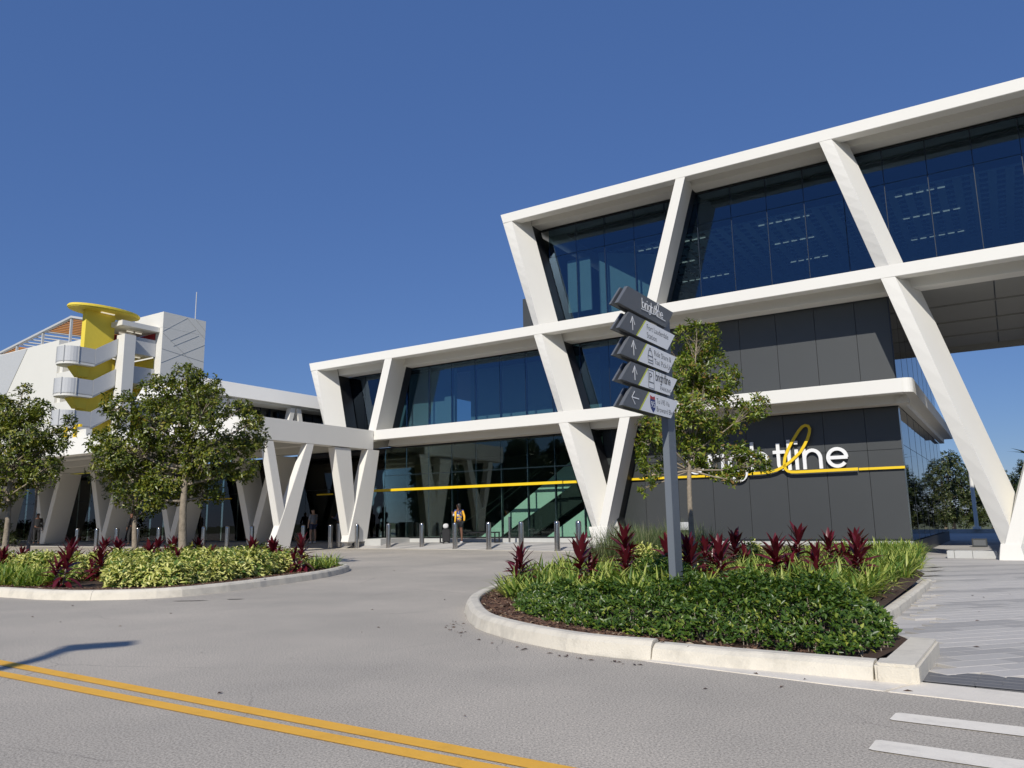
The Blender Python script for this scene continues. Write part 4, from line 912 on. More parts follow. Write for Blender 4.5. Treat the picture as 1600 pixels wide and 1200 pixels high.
# ------------------------------------------------------------------ FOLIAGE TOOLS
LT = np.array([(0, 0, 0), (.45, .5, .10), (1, 0, -.10), (.5, 0, -.04), (.45, -.5, .10)])
LF = np.array([(0, 3, 1), (1, 3, 2), (0, 4, 3), (3, 4, 2)])
def leaf_object(name, P, D, Up, L, Wd, mt, parent, **kw):
    P = np.asarray(P, float); D = np.asarray(D, float); Up = np.asarray(Up, float); L = np.asarray(L, float); Wd = np.asarray(Wd, float)
    D /= np.linalg.norm(D, axis=1, keepdims=True)+1e-9
    S = np.cross(Up, D); S /= np.linalg.norm(S, axis=1, keepdims=True)+1e-9; U3 = np.cross(D, S)
    V = (P[:, None, :]+D[:, None, :]*(LT[None, :, 0:1]*L[:, None, None])+S[:, None, :]*(LT[None, :, 1:2]*Wd[:, None, None])+U3[:, None, :]*(LT[None, :, 2:3]*L[:, None, None]))
    n = len(P); V = V.reshape(-1, 3)
    F = (LF[None]+(np.arange(n)*5)[:, None, None]).reshape(-1, 3)
    me = bpy.data.meshes.new(name); me.vertices.add(len(V)); me.vertices.foreach_set('co', V.astype(np.float32).ravel())
    me.loops.add(F.size); me.loops.foreach_set('vertex_index', F.astype(np.int32).ravel())
    me.polygons.add(len(F)); me.polygons.foreach_set('loop_start', (np.arange(len(F))*3).astype(np.int32)); me.polygons.foreach_set('loop_total', np.full(len(F), 3, np.int32))
    me.update(calc_edges=True); me.validate(); me.materials.append(mt)
    o = bpy.data.objects.new(name, me); put(o, parent, **kw); return o
def rosettes(C, Dr, nl, L, Wr, tilt=(45, 85), jit=.25):
    """leaf whorls: centre C, axis Dr, nl leaves each"""
    C = np.repeat(np.asarray(C, float), nl, 0); A = np.repeat(np.asarray(Dr, float), nl, 0); A /= np.linalg.norm(A, axis=1, keepdims=True)+1e-9
    n = len(C); ref = np.tile(np.array([.3, .2, .93]), (n, 1)); B = np.cross(A, ref); B /= np.linalg.norm(B, axis=1, keepdims=True)+1e-9; E_ = np.cross(A, B)
    ph = np.tile(np.arange(nl)*2*PI/nl, n//nl)+rng.uniform(-.5, .5, n)+np.repeat(rng.uniform(0, 6, n//nl), nl)
    ti = np.radians(rng.uniform(tilt[0], tilt[1], n)); D = A*np.cos(ti)[:, None]+(B*np.cos(ph)[:, None]+E_*np.sin(ph)[:, None])*np.sin(ti)[:, None]
    Ls = L*rng.uniform(.65, 1.2, n); return C+rng.normal(0, L*jit, (n, 3)), D, A+rng.normal(0, .25, (n, 3)), Ls, Ls*Wr*rng.uniform(.85, 1.15, n)
def hash_noise(p, s, seed=0):
    q_ = np.asarray(p)*s+seed; return (np.sin(q_[:, 0]*1.7+2*np.sin(q_[:, 1]*1.3))+np.sin(q_[:, 1]*1.9+2*np.sin(q_[:, 2]*1.1))+np.sin(q_[:, 2]*1.5+2*np.sin(q_[:, 0]*1.2)))/3
def tree(label, base, lobes, dens, leaf, mt, trunk_r, nl=6, wr=.42, group=None, gap=-.25, top=None, name='leafy_tree', lean_=(0, 0), bark='bark', attach=.55, twig_every=5, minf=.22, parent_cat='tree'):
    """lobes: (x,y,z,r) in world space"""
    bx, by, bz = base; t = thing(name, label, parent_cat, base, group=group)
    zt_ = top or max(l[2] for l in lobes); ctr = Vector((bx+lean_[0], by+lean_[1], zt_))
    def trunk_at(f): return Vector((bx, by, bz)).lerp(ctr, f)+Vector((.06*math.sin(f*5+bx), .05*math.cos(f*4+by)-.05*math.cos(by), 0))*min(1, f*3)
    b = MB(); b.tube([trunk_at(f) for f in np.linspace(0, .96, 14)], [trunk_r*(1.25 if i == 0 else 1-.82*i/13) for i in range(14)], 10); b.build('trunk', M[bark], t, smooth=True)
    Cs = []; Ds = []
    for x, y, z, r in lobes:
        n = max(6, int(dens*r**2.2)); v = rng.normal(0, 1, (n, 3)); v /= np.linalg.norm(v, axis=1, keepdims=True); rad = r*rng.uniform(.25, 1, n)**.45
        p = np.array([x, y, z])+v*rad[:, None]*np.array([1, 1, .88]); keep = hash_noise(p, 3.2/max(.4, leaf*7), bx) > gap+rng.uniform(-.3, .3, n)
        p = p[keep]; Cs.append(p); dd = v[keep]*.8+np.array([0, 0, .55]); Ds.append(dd)
        fz = max(minf, min(.93, (z-bz)/(zt_-bz)*attach+.12)); s = trunk_at(fz); e = Vector((x, y, z)); mid = s.lerp(e, .5)+Vector((0, 0, -.10*r)); d_ = (e-s).length
        rr = trunk_r*.42*(1-fz*.5); b = MB(); b.tube([s, mid, e], [rr, rr*.7, rr*.35], 7)
        for q_ in p[::twig_every]:
            qv = Vector(q_); st_ = e.lerp(mid, random.random()*.7); m2 = st_.lerp(qv, .5)+Vector((0, 0, .05)); b.tube([st_, m2, qv], [rr*.32, rr*.22, rr*.1], 4, cap=False)
        b.build('branch', M[bark], t, smooth=True)
    C = np.concatenate(Cs); D = np.concatenate(Ds); off = np.array(base)
    a = rosettes(C-off, D, nl, leaf, wr, tilt=(30, 100)); leaf_object('crown', *a, mt, t); return t

# right tree in the bed behind the sign
yR = 13.5; rs = random.Random(3)
RT = [(3.26, 4.25, .40), (2.94, 3.62, .52), (3.50, 3.55, .50), (3.12, 2.84, .66), (3.85, 2.90, .44), (4.16, 3.0, .24), (2.5, 2.63, .40), (3.69, 2.16, .50), (4.09, 1.99, .30), (3.86, 1.74, .22), (2.53, 2.20, .34), (2.27, 1.88, .26), (2.34, 2.46, .24), (3.2, 2.36, .40), (2.28, 1.66, .15), (3.3, 3.1, .5), (3.0, 4.0, .35), (3.55, 4.0, .28)]
tree('small tree with glossy leaves behind the direction sign in front of the dark wall', (3.02, yR, .1), [(x, yR+rs.uniform(-.35, .35), z, r) for x, z, r in RT], 1500, .085, M['leaf_r'], .058, nl=8, wr=.42, gap=.02, minf=.44, top=4.3, lean_=(.12, 0))
LTt = [(-8.33, 4.87, .44), (-8.02, 4.62, .52), (-9.05, 4.55, .55), (-9.62, 4.07, .46), (-10.49, 3.27, .42), (-9.68, 3.1, .85), (-8.71, 3.65, .80), (-7.55, 3.95, .66), (-6.87, 3.37, .52), (-7.58, 2.9, .80), (-8.63, 2.36, .80), (-9.79, 2.38, .55), (-6.89, 2.57, .42), (-7.84, 1.95, .42), (-8.95, 1.9, .45), (-10.45, 2.71, .32), (-6.50, 3.72, .26), (-7.1, 4.15, .3)]
tree('largest leafy tree in the left island with a crooked pale trunk', (-8.12, 19.5, .1), [(x, 19.5+rs.uniform(-.7, .7), z, r) for x, z, r in LTt], 900, .105, M['leaf_l'], .115, nl=7, wr=.50, gap=-.3, twig_every=12, top=4.75, lean_=(-.15, 0), attach=.6)
T2 = [(-10.86, 2.24, .6), (-10.31, 1.97, .5), (-9.86, 1.75, .42), (-11.24, 2.69, .42), (-10.63, 2.68, .55), (-10.9, 3.1, .4)]
tree('smaller dark tree with a forked trunk just left of the largest island tree', (-10.3, 21.5, .1), [(x, 21.5+rs.uniform(-.4, .4), z, r) for x, z, r in T2], 480, .10, M['leaf_l'], .09, nl=6, wr=.48, top=2.9, gap=-.15, twig_every=10)
T3 = [(-12.73, 3.96, .66), (-12.05, 3.54, .6), (-12.39, 2.82, .75), (-11.69, 2.57, .45), (-12.62, 2.05, .45), (-11.54, 3.29, .34), (-12.02, 4.11, .30), (-11.48, 3.9, .16), (-12.59, 4.7, .16), (-12.56, 4.5, .2), (-11.49, 3.6, .22), (-13.38, 3.16, .9), (-13.32, 4.0, .66), (-14.2, 3.6, .8), (-14.3, 2.7, .7)]
tree('leafy tree cut by the left edge of the photo', (-12.55, 19.5, .1), [(x, 19.5+rs.uniform(-.6, .6), z, r) for x, z, r in T3], 850, .105, M['leaf_l'], .085, nl=7, wr=.46, gap=-.3, twig_every=12, top=4.2)
tree('thin young tree behind the left edge tree', (-13.5, 22, .1), [(-13.6, 22.2, 2.6, .6), (-13.2, 22, 3.1, .6), (-14.0, 22.4, 3.3, .6)], 300, .10, M['leaf_l'], .06, nl=6, top=3.2)

# ---- low hedge in the right island
def in_poly(x, y, P):
    c = False; j = len(P)-1
    for i in range(len(P)):
        if (P[i][1] > y) != (P[j][1] > y) and x < (P[j][0]-P[i][0])*(y-P[i][1])/(P[j][1]-P[i][1])+P[i][0]: c = not c
        j = i
    return c
def edge_d(x, y, P):
    m_ = 9
    for i in range(len(P)):
        ax, ay = P[i-1]; bx, by = P[i]; t = max(0, min(1, ((x-ax)*(bx-ax)+(y-ay)*(by-ay))/((bx-ax)**2+(by-ay)**2))); m_ = min(m_, math.hypot(x-ax-t*(bx-ax), y-ay-t*(by-ay)))
    return m_
def mass(name, label, cat, poly, n, h, leaf, wr, mt, nl=6, edge=.35, z0=.12, seed=1, kind=None, group=None, tilt=(40, 85)):
    rs_ = random.Random(seed); xs = [p[0] for p in poly]; ys = [p[1] for p in poly]; C = []; D = []; S = MB(); c = 0
    while c < n:
        x = rs_.uniform(min(xs), max(xs)); y = rs_.uniform(min(ys), max(ys))
        if not in_poly(x, y, poly): continue
        e = edge_d(x, y, poly); hh = h*min(1, (e/edge))**.5*(.86+.16*math.sin(x*3.1+y*1.7)+.10*math.sin(x*7.3-y*5.1)+.06*math.sin(x*15+y*13)); u_ = rs_.random()
        z = z0+hh*(1-u_**2*.75*(1 if e < .25 else .5)); C.append((x, y, z)); k = max(0, 1-e/edge); D.append((rs_.gauss(0, .35), rs_.gauss(0, .35)-k*.7, 1)); c += 1
        if c % 6 == 0: S.tube([(x+rs_.gauss(0, .03), y+rs_.gauss(0, .03), z0-.05), (x, y, z)], [.005, .003], 4, cap=False)
    cx, cy = sum(xs)/len(xs), sum(ys)/len(ys); t = thing(name, label, cat, (cx, cy, z0), group=group); a = list(rosettes(np.array(C)-np.array([cx, cy, z0]), D, nl, leaf, wr, tilt=tilt)); leaf_object('foliage', *a, mt, t, kind='stuff'); S.build('stems', M['bark'], t, kind='stuff')
    return t
hedge_poly = [(-.02, 9.6), (.22, 8.6), (.62, 7.75), (1.1, 7.08), (1.75, 6.66), (2.28, 6.22), (2.55, 6.02), (3.16, 6.72), (3.42, 7.5), (3.75, 8.3), (3.2, 8.9), (2.0, 8.5), (1.2, 8.9), (.5, 9.9), (.1, 10.3)]
mass('low_hedge', 'dense dark green low hedge behind the front kerb of the right island', 'hedge', hedge_poly, 5200, .42, .058, .46, M['leaf_h'], nl=6, edge=.45, seed=5)

# ---- strap leaf plants
def strap(L, W, droop, fold=.25, seg=6, base_w=.45):
    vs = []; fs = []
    for i in range(seg+1):
        t = i/seg; x = L*(t-.12*droop*t*t); z = -droop*L*t*t*.55; w = W*(base_w+(1-base_w)*math.sin(min(1, t*1.5)*PI/2))*(1-t**3.2)*.5+.0008
        vs += [(x, w, z+w*fold), (x, 0, z), (x, -w, z+w*fold)]
    for i in range(seg): k = 3*i; fs += [(k, k+3, k+4, k+1), (k+1, k+4, k+5, k+2)]
    return vs, fs
def strap_mesh(name, mt, *a, **k):
    v, f_ = strap(*a, **k); me = bpy.data.meshes.new(name); me.from_pydata(v, [], f_); me.materials.append(mt)
    for p in me.polygons: p.use_smooth = True
    return me
CL = [strap_mesh('leaf', M['leaf_c'], .37, .100, d_) for d_ in (.2, .5, .95)]
def cordyline_proto(seed, tiers=1):
    r_ = random.Random(seed); items = []
    for k in range(34+12*(tiers-1)):
        f_ = k/(33+12*(tiers-1)); an = k*2.4+r_.uniform(-.3, .3); el = math.radians(-25+100*f_+r_.uniform(-8, 8)); z = .10+.42*f_; s_ = (1.0-.30*f_)*r_.uniform(.85, 1.12)
        items.append((CL[min(2, max(0, int((1-f_)*3)))], an, -el, z, s_))
    return items
protos = [cordyline_proto(s, 1+(s % 3 == 0)) for s in range(5)]
def cordyline(x, y, h, label, i, z0=.1):
    t = thing('cordyline', label, 'plant', (x, y, z0), group='red cordylines planted in the two beds', rot=random.uniform(0, 6)); t.rotation_euler = (random.uniform(-.09, .09), random.uniform(-.09, .09), random.uniform(0, 6.2)); s = h/.60*random.uniform(.92, 1.06); pr_ = protos[i % 5]
    b = MB(); b.tube([(x, y, z0-.02), (x, y, z0+.5*s)], [.018, .011], 6); b.build('stem', M['bark'], t)
    r_ = random.Random(i*7+3); a_ = r_.uniform(0, 6.28); ox, oy = .16*s*math.cos(a_), .16*s*math.sin(a_)
    b = MB(); b.tube([(x, y, z0-.02), (x+ox, y+oy, z0+.25*s)], [.014, .010], 6); b.build('stem', M['bark'], t)
    for k in range(16):
        f_ = k/15; o = bpy.data.objects.new('leaf', CL[min(2, int((1-f_)*3))]); o.location = (ox, oy, (.02+.25*f_)*s); o.rotation_euler = (r_.uniform(-.3, .3), -math.radians(-20+95*f_), k*2.4+r_.uniform(-.3, .3)); o.scale = ((.85-.2*f_)*s,)*3; put(o, t)
    for me, an, tilt, z, sc in pr_:
        o = bpy.data.objects.new('leaf', me); o.location = (0, 0, z*s-.06); o.rotation_euler = (random.uniform(-.3, .3), tilt, an); o.scale = (sc*s,)*3; put(o, t)
CR = [(.12, 12.3, .62, 'leftmost dark red cordyline in the right island, beside the rounded kerb tip'), (.97, 12, .72, 'second red cordyline from the left in the right island, in front of two bollards'), (1.71, 12.2, .62, 'low dark cordyline left of the sign post, in front of a taller one'), (2.05, 14.6, .85, 'tall cordyline with reddish top left of the sign post'), (2.68, 14, .75, 'nearly black cordyline half hidden behind the sign post'), (2.56, 11.6, .72, 'bright red cordyline touching the right side of the sign post'), (3.12, 12, .72, 'red cordyline just right of the small tree trunk, front row'), (4.12, 15, .8, 'back row cordyline right of the small tree trunk'), (3.9, 12, .78, 'cordyline in the front row below the white letter t of the wall sign'), (5.3, 15, .8, 'back row cordyline below the loop of the wall sign'), (4.48, 11.8, .62, 'short red cordyline in the front row between two taller ones at right'), (5.93, 15, .72, 'small back row cordyline near the right end of the bed'), (5.09, 11.8, .78, 'rightmost front row cordyline of the right island'), (6.27, 14.6, .74, 'rightmost back row cordyline of the right island'), (3.56, 15, .66, 'dark back row cordyline directly behind the small tree trunk')]
for i, (x, y, h, l) in enumerate(CR): cordyline(x, y, h, l, i, .08)
CLt = [(-7.87, 13.9, .78, 'dark cordyline standing alone in front of the shrubs near the left grass'), (-8.23, 15.8, .72, 'cordyline rising among yellow shrubs in front of a taller red one'), (-9.86, 19, .9, 'tall bright red cordyline behind the yellow shrubs left of the tree'), (-8.19, 17.8, .75, 'wide red cordyline left of the largest tree trunk'), (-6.86, 16.2, .65, 'dark red cordyline in front of the largest tree trunk'), (-6.61, 17.4, .7, 'red cordyline just right of the largest tree trunk'), (-7.96, 20, .75, 'small far cordyline behind the one right of the largest trunk'), (-5.87, 17.6, .8, 'red cordyline under the low hanging branch of the largest tree'), (-5.59, 18.4, .78, 'cordyline in the back left of the rightmost one of the left island'), (-4.6, 17.2, .92, 'rightmost cordyline of the left island with orange red tips'), (-11.22, 18, .75, 'second cordyline from the left edge of the photo'), (-11.19, 17.3, .75, 'leftmost red cordyline at the left edge of the photo'), (-10.61, 19, .85, 'thin red cordyline in the back row near the left edge'), (-9.47, 19, .8, 'back row cordyline below the forked dark tree'), (-9.04, 20, .85, 'far cordyline between the two tree trunks'), (-8.6, 20, .9, 'far red cordyline right beside the largest trunk')]
for i, (x, y, h, l) in enumerate(CLt): cordyline(x, y, h*.88, l, i+2, .1)

def grass_proto(name, n, L, W, mt, seed, spread=.1, up=(35, 85), droop=(.3, 1.3)):
    r_ = random.Random(seed); V = []; F = []
    for k in range(n):
        v, f_ = strap(L*r_.uniform(.6, 1.15), W*r_.uniform(.8, 1.2), r_.uniform(*droop), seg=4, base_w=.7); an = r_.uniform(0, 2*PI); el = math.radians(r_.uniform(*up)); ox, oy = r_.gauss(0, spread), r_.gauss(0, spread)
        R1 = Matrix.Rotation(an, 3, 'Z') @ Matrix.Rotation(-el, 3, 'Y'); n0 = len(V)
        V += [tuple(R1 @ Vector(p)+Vector((ox, oy, 0))) for p in v]; F += [tuple(i+n0 for i in q) for q in f_]
    me = bpy.data.meshes.new(name); me.from_pydata(V, [], F); me.materials.append(mt); return me
LP = [grass_proto('liriope_clump', 46, .42, .030, M['leaf_g'], s, .07) for s in range(3)]
FP = [grass_proto('tall_grass_clump', 90, .85, .010, M['leaf_f'], s+10, .08, up=(60, 88), droop=(.1, .7)) for s in range(2)]
def scatter(protos_, pts, label, cat, group, name, z0=.1, s=(.8, 1.15)):
    for i, (x, y) in enumerate(pts):
        o = bpy.data.objects.new(name, protos_[i % len(protos_)]); o.location = (x, y, z0); o.rotation_euler = (0, 0, random.uniform(0, 6.28)); o.scale = (random.uniform(*s),)*3; put(o, None, label, cat, group)
def cover(protos_, pts, label, cat, name, z0=.1, s=(.8, 1.15)):
    Vs = []; Fs = []; n = 0
    data = []
    for me in protos_:
        v = np.empty(len(me.vertices)*3, np.float32); me.vertices.foreach_get('co', v); v = v.reshape(-1, 3); f_ = np.array([p.vertices[:] for p in me.polygons]); data.append((v, f_))
    for i, (x, y) in enumerate(pts):
        v, f_ = data[i % len(data)]; a = random.uniform(0, 6.28); k = random.uniform(*s); R = np.array([[math.cos(a), math.sin(a), 0], [-math.sin(a), math.cos(a), 0], [0, 0, 1]])*k
        Vs.append(v @ R+np.array([x, y, z0])); Fs.append(f_+n); n += len(v)
    V = np.concatenate(Vs); F = np.concatenate(Fs); me = bpy.data.meshes.new(name); me.vertices.add(len(V)); me.vertices.foreach_set('co', V.astype(np.float32).ravel()); me.loops.add(F.size); me.loops.foreach_set('vertex_index', F.astype(np.int32).ravel())
    me.polygons.add(len(F)); me.polygons.foreach_set('loop_start', (np.arange(len(F))*4).astype(np.int32)); me.polygons.foreach_set('loop_total', np.full(len(F), 4, np.int32)); me.update(calc_edges=True); me.materials.append(protos_[0].materials[0])
    return put(bpy.data.objects.new(name, me), None, label, cat, kind='stuff')
def fill(poly, sp, jit=.3, avoid=()):
    xs = [p[0] for p in poly]; ys = [p[1] for p in poly]; out = []; y = min(ys); r = 0
    while y < max(ys):
        x = min(xs)+(r % 2)*sp/2
        while x < max(xs):
            px, py = x+random.uniform(-jit, jit)*sp, y+random.uniform(-jit, jit)*sp
            if in_poly(px, py, poly) and all(math.hypot(px-a[0], py-a[1]) > a[2] for a in avoid): out.append((px, py))
            x += sp
        y += sp*.87; r += 1
    return out
cover(LP, fill([(3.85, 9.4), (4.4, 9.9), (6.3, 12.9), (7.15, 14.3), (8.5, 16.7), (11.6, 23), (9, 23), (6.0, 18.5), (3.9, 15.5), (3.2, 11.0), (3.0, 9.8)], .43), 'yellow striped grass filling the right end of the right island', 'grass', 'striped_grass')
cover(LP, fill([(-.28, 10.6), (.15, 10.2), (1.2, 9.8), (2.6, 9.8), (2.9, 12), (1.6, 15.5), (1.0, 16.5), (.1, 13.5)], .46), 'green striped grass behind the hedge left of the sign post', 'grass', 'striped_grass')
cover(LP, [(-4.55+.25*math.sin(k*2.1), 18.0+.28*k) for k in range(7)], 'small grass tufts inside the right rounded end of the left island', 'grass', 'striped_grass')
cover(LP, fill([(-12.5, 15.8), (-10.8, 15.0), (-8.3, 14.05), (-8.1, 14.9), (-10.0, 16.4), (-12.5, 17.4)], .32), 'green grass at the left front of the left island', 'grass', 'striped_grass')
cover(FP, fill([(1.6, 17.5), (2.6, 16.6), (4.4, 17.5), (4.6, 21), (3.2, 22)], .5), 'tall fine ornamental grass at the foot of the big V and the dark wall', 'grass', 'tall_grass', s=(.9, 1.2))
# variegated shrubs
def shrub_proto(name, n, r, h, leaf, wr, mt, nl=6):
    v = rng.normal(0, 1, (n, 3)); v[:, 2] = np.abs(v[:, 2]); v /= np.linalg.norm(v, axis=1, keepdims=True); rad = rng.uniform(.35, 1, n)**.4
    p = v*rad[:, None]*np.array([r, r, h]); p[:, :2] *= (1+.15*np.sin(p[:, 2:3]*9)); a = rosettes(p, v+np.array([0, 0, .5]), nl, leaf, wr, tilt=(40, 100)); o = leaf_object(name, *a, mt, None); me = o.data; bpy.data.objects.remove(o); return me
VP = [shrub_proto('variegated_shrub', 120, .29, .47, .105, .36, M['leaf_v'], 7) for _ in range(4)]
def vshrubs(pts, label, group, s=(.9, 1.15), zs=1):
    for i, (x, y) in enumerate(pts):
        o = bpy.data.objects.new('variegated_shrub', VP[i % 4]); o.location = (x, y, .1); o.rotation_euler = (0, 0, random.uniform(0, 6.28)); k = random.uniform(*s); o.scale = (k, k, k*random.uniform(.9, 1.12)*zs); put(o, None, label, 'shrub', group)
avo = [(a[0], a[1], .28) for a in CLt]+[(-8.12, 19.5, .3)]
vshrubs(fill([(-7.5, 14.25), (-6.75, 13.75), (-6.0, 13.95), (-5.6, 14.7), (-5.3, 15.8), (-4.95, 16.9), (-5.2, 17.4), (-6.5, 16.2), (-7.6, 15.4)], .45, .14, avo), 'front row variegated yellow-green shrub along the kerb of the left island', 'variegated shrubs in the front of the left island')
vshrubs(fill([(-11.8, 17.4), (-10.2, 16.5), (-8.3, 15.3), (-7.5, 15.5), (-6.0, 16.8), (-4.9, 17.8), (-5.6, 18.6), (-8.6, 18.3), (-10.2, 18.4), (-12.5, 18.6)], .50, .16, avo), 'back row variegated yellow-green shrub in the left island', 'variegated shrubs in the back of the left island')
vshrubs([(2.35, 15.4), (2.8, 15.3), (3.2, 15.6), (2.6, 16.0), (3.7, 15.8), (4.7, 15.9)], 'variegated yellow-green shrub behind the sign post in the right island', 'variegated shrubs behind the sign post', zs=1.1)
mass('fern_patch', 'dark green leafy patch left of the sign post behind the hedge', 'ground cover', [(1.6, 9.6), (2.4, 9.4), (2.7, 11.2), (2.2, 13.2), (1.7, 12.6)], 420, .42, .10, .3, M['leaf_h'], seed=9, edge=.4)
mass('green_shrub', 'mixed dark green shrubs behind the cordylines of the left island', 'shrub', [(-7.6, 18.6), (-5.2, 19.2), (-5.0, 20.3), (-8, 20.6), (-9.6, 19.7)], 500, .5, .11, .4, M['leaf_l'], seed=19, edge=.5)

# ---- background trees and hedges
BGL = [(0, 0, 4.4, 1.6), (-1.2, .3, 3.4, 1.3), (1.2, -.2, 3.5, 1.4), (.2, .2, 2.2, 1.6), (-.9, 0, 1.5, 1.2), (1.1, 0, 1.4, 1.2), (0, 0, 5.6, .9)]
def bgtree(x, y, z, s, label, grp, mt='leaf_b', leaf=.20, dens=150, gap=-.6):
    return tree(label, (x, y, z), [(x+a*s, y+b_*s, z+c_*s, r_*s) for a, b_, c_, r_ in BGL], dens/s, leaf, M[mt], .16*s, nl=7, wr=.45, gap=gap, group=grp, twig_every=40)
p = G(10.0, 41.5, -.38); bt = bgtree(p.x, p.y, -.38, 1.0, 'bushy tree seen through the gap right of the side glass wall', 'trees beyond the passage')
def copy_tree(o, loc, label, s=1.0, rz=0.0, group=None):
    c = o.copy(); COL.objects.link(c); c.location = loc; c.rotation_euler = (0, 0, rz); c.scale = (s, s, s); c['label'] = label
    if group: c['group'] = group
    for ch in o.children: k = ch.copy(); COL.objects.link(k); k.parent = c
    return c
for i, (u, w, s) in enumerate(((12.6, 43, .92), (15.2, 41, .85), (17.8, 43.5, 1.0), (20.6, 41.5, .85), (23.5, 43, .9), (26.5, 42, 1.0), (30, 43, .9), (34, 42, 1.0), (38, 44, 1.1), (7.2, 43.5, 1.15))):
    copy_tree(bt, G(u, w, -.38), '%s bushy tree to the right in the row beyond the passage' % ordn[i+1], s, i*1.3)
for i, (u, w, s) in enumerate(((17, 20, .5), (21, 22, .6), (26, 21, .55), (31, 24, .6))): copy_tree(bt, G(u, w, -.3), '%s small round tree right of the building, mirrored in the side glass' % ordn[i], s, i*2.1, group='small trees right of the building')
# palm fronds above the row at the far right
PF = grass_proto('fronds', 26, 2.6, .5, M['leaf_b'], 77, .05, up=(-10, 70), droop=(.5, 1.3))
for i, (u, w) in enumerate(((16.2, 38.5), (18.9, 39.5))):
    q = G(u, w, -.38); t = thing('palm_tree', ('palm with drooping fronds right of the big V', 'second palm farther right behind the big V')[i], 'palm tree', q)
    b = MB(); b.tube([(q.x, q.y, q.z), (q.x+.1, q.y, 2), (q.x, q.y, 4.2)], [.2, .16, .14], 8); b.build('trunk', M['bark'], t); o = bpy.data.objects.new('crown', PF); o.location = (0, 0, 4.6); put(o, t)
# trees across the road at left (mirrored in the ground-floor glass)
b0 = bgtree(-46, -20, -.38, 1.5, 'large tree across the road at left, seen mirrored in the ground floor glass', 'trees across the road', leaf=.42, dens=130)
for i in range(8):
    copy_tree(b0, Vector((-47+random.uniform(-2, 2), -14+i*5.2, -.38)), '%s further large tree across the road, seen mirrored in the glass' % ordn[i], random.uniform(.85, 1.15), i)
# hedge at far left under the garage
mass('far_hedge', 'dark clipped hedge in front of the garage wall at far left', 'hedge', [tuple(G(-66, -3.5, 0)[:2]), tuple(G(-40, -3.5, 0)[:2]), tuple(G(-40, -2, 0)[:2]), tuple(G(-66, -2, 0)[:2])], 900, 1.5, .28, .5, M['leaf_b'], seed=33, edge=.3, z0=.1)

# ------------------------------------------------------------------ PEOPLE
def skinmesh(verts, edges, radii, name, mt, parent, sub=2, root=0):
    me = bpy.data.meshes.new(name); me.from_pydata(verts, edges, []); o = bpy.data.objects.new(name, me); COL.objects.link(o)
    md = o.modifiers.new('s', 'SKIN'); md.use_smooth_shade = True
    for i, r in enumerate(radii): me.skin_vertices[0].data[i].radius = r if isinstance(r, tuple) else (r, r)
    me.skin_vertices[0].data[root].use_root = True
    s2 = o.modifiers.new('ss', 'SUBSURF'); s2.levels = sub; s2.render_levels = sub
    dg = bpy.context.evaluated_depsgraph_get(); dg.update(); m2 = bpy.data.meshes.new_from_object(o.evaluated_get(dg)); m2.name = name; bpy.data.objects.remove(o)
    m2.materials.clear(); m2.materials.append(mt)
    for p in m2.polygons: p.use_smooth = True; p.material_index = 0
    return put(bpy.data.objects.new(name, m2), parent)
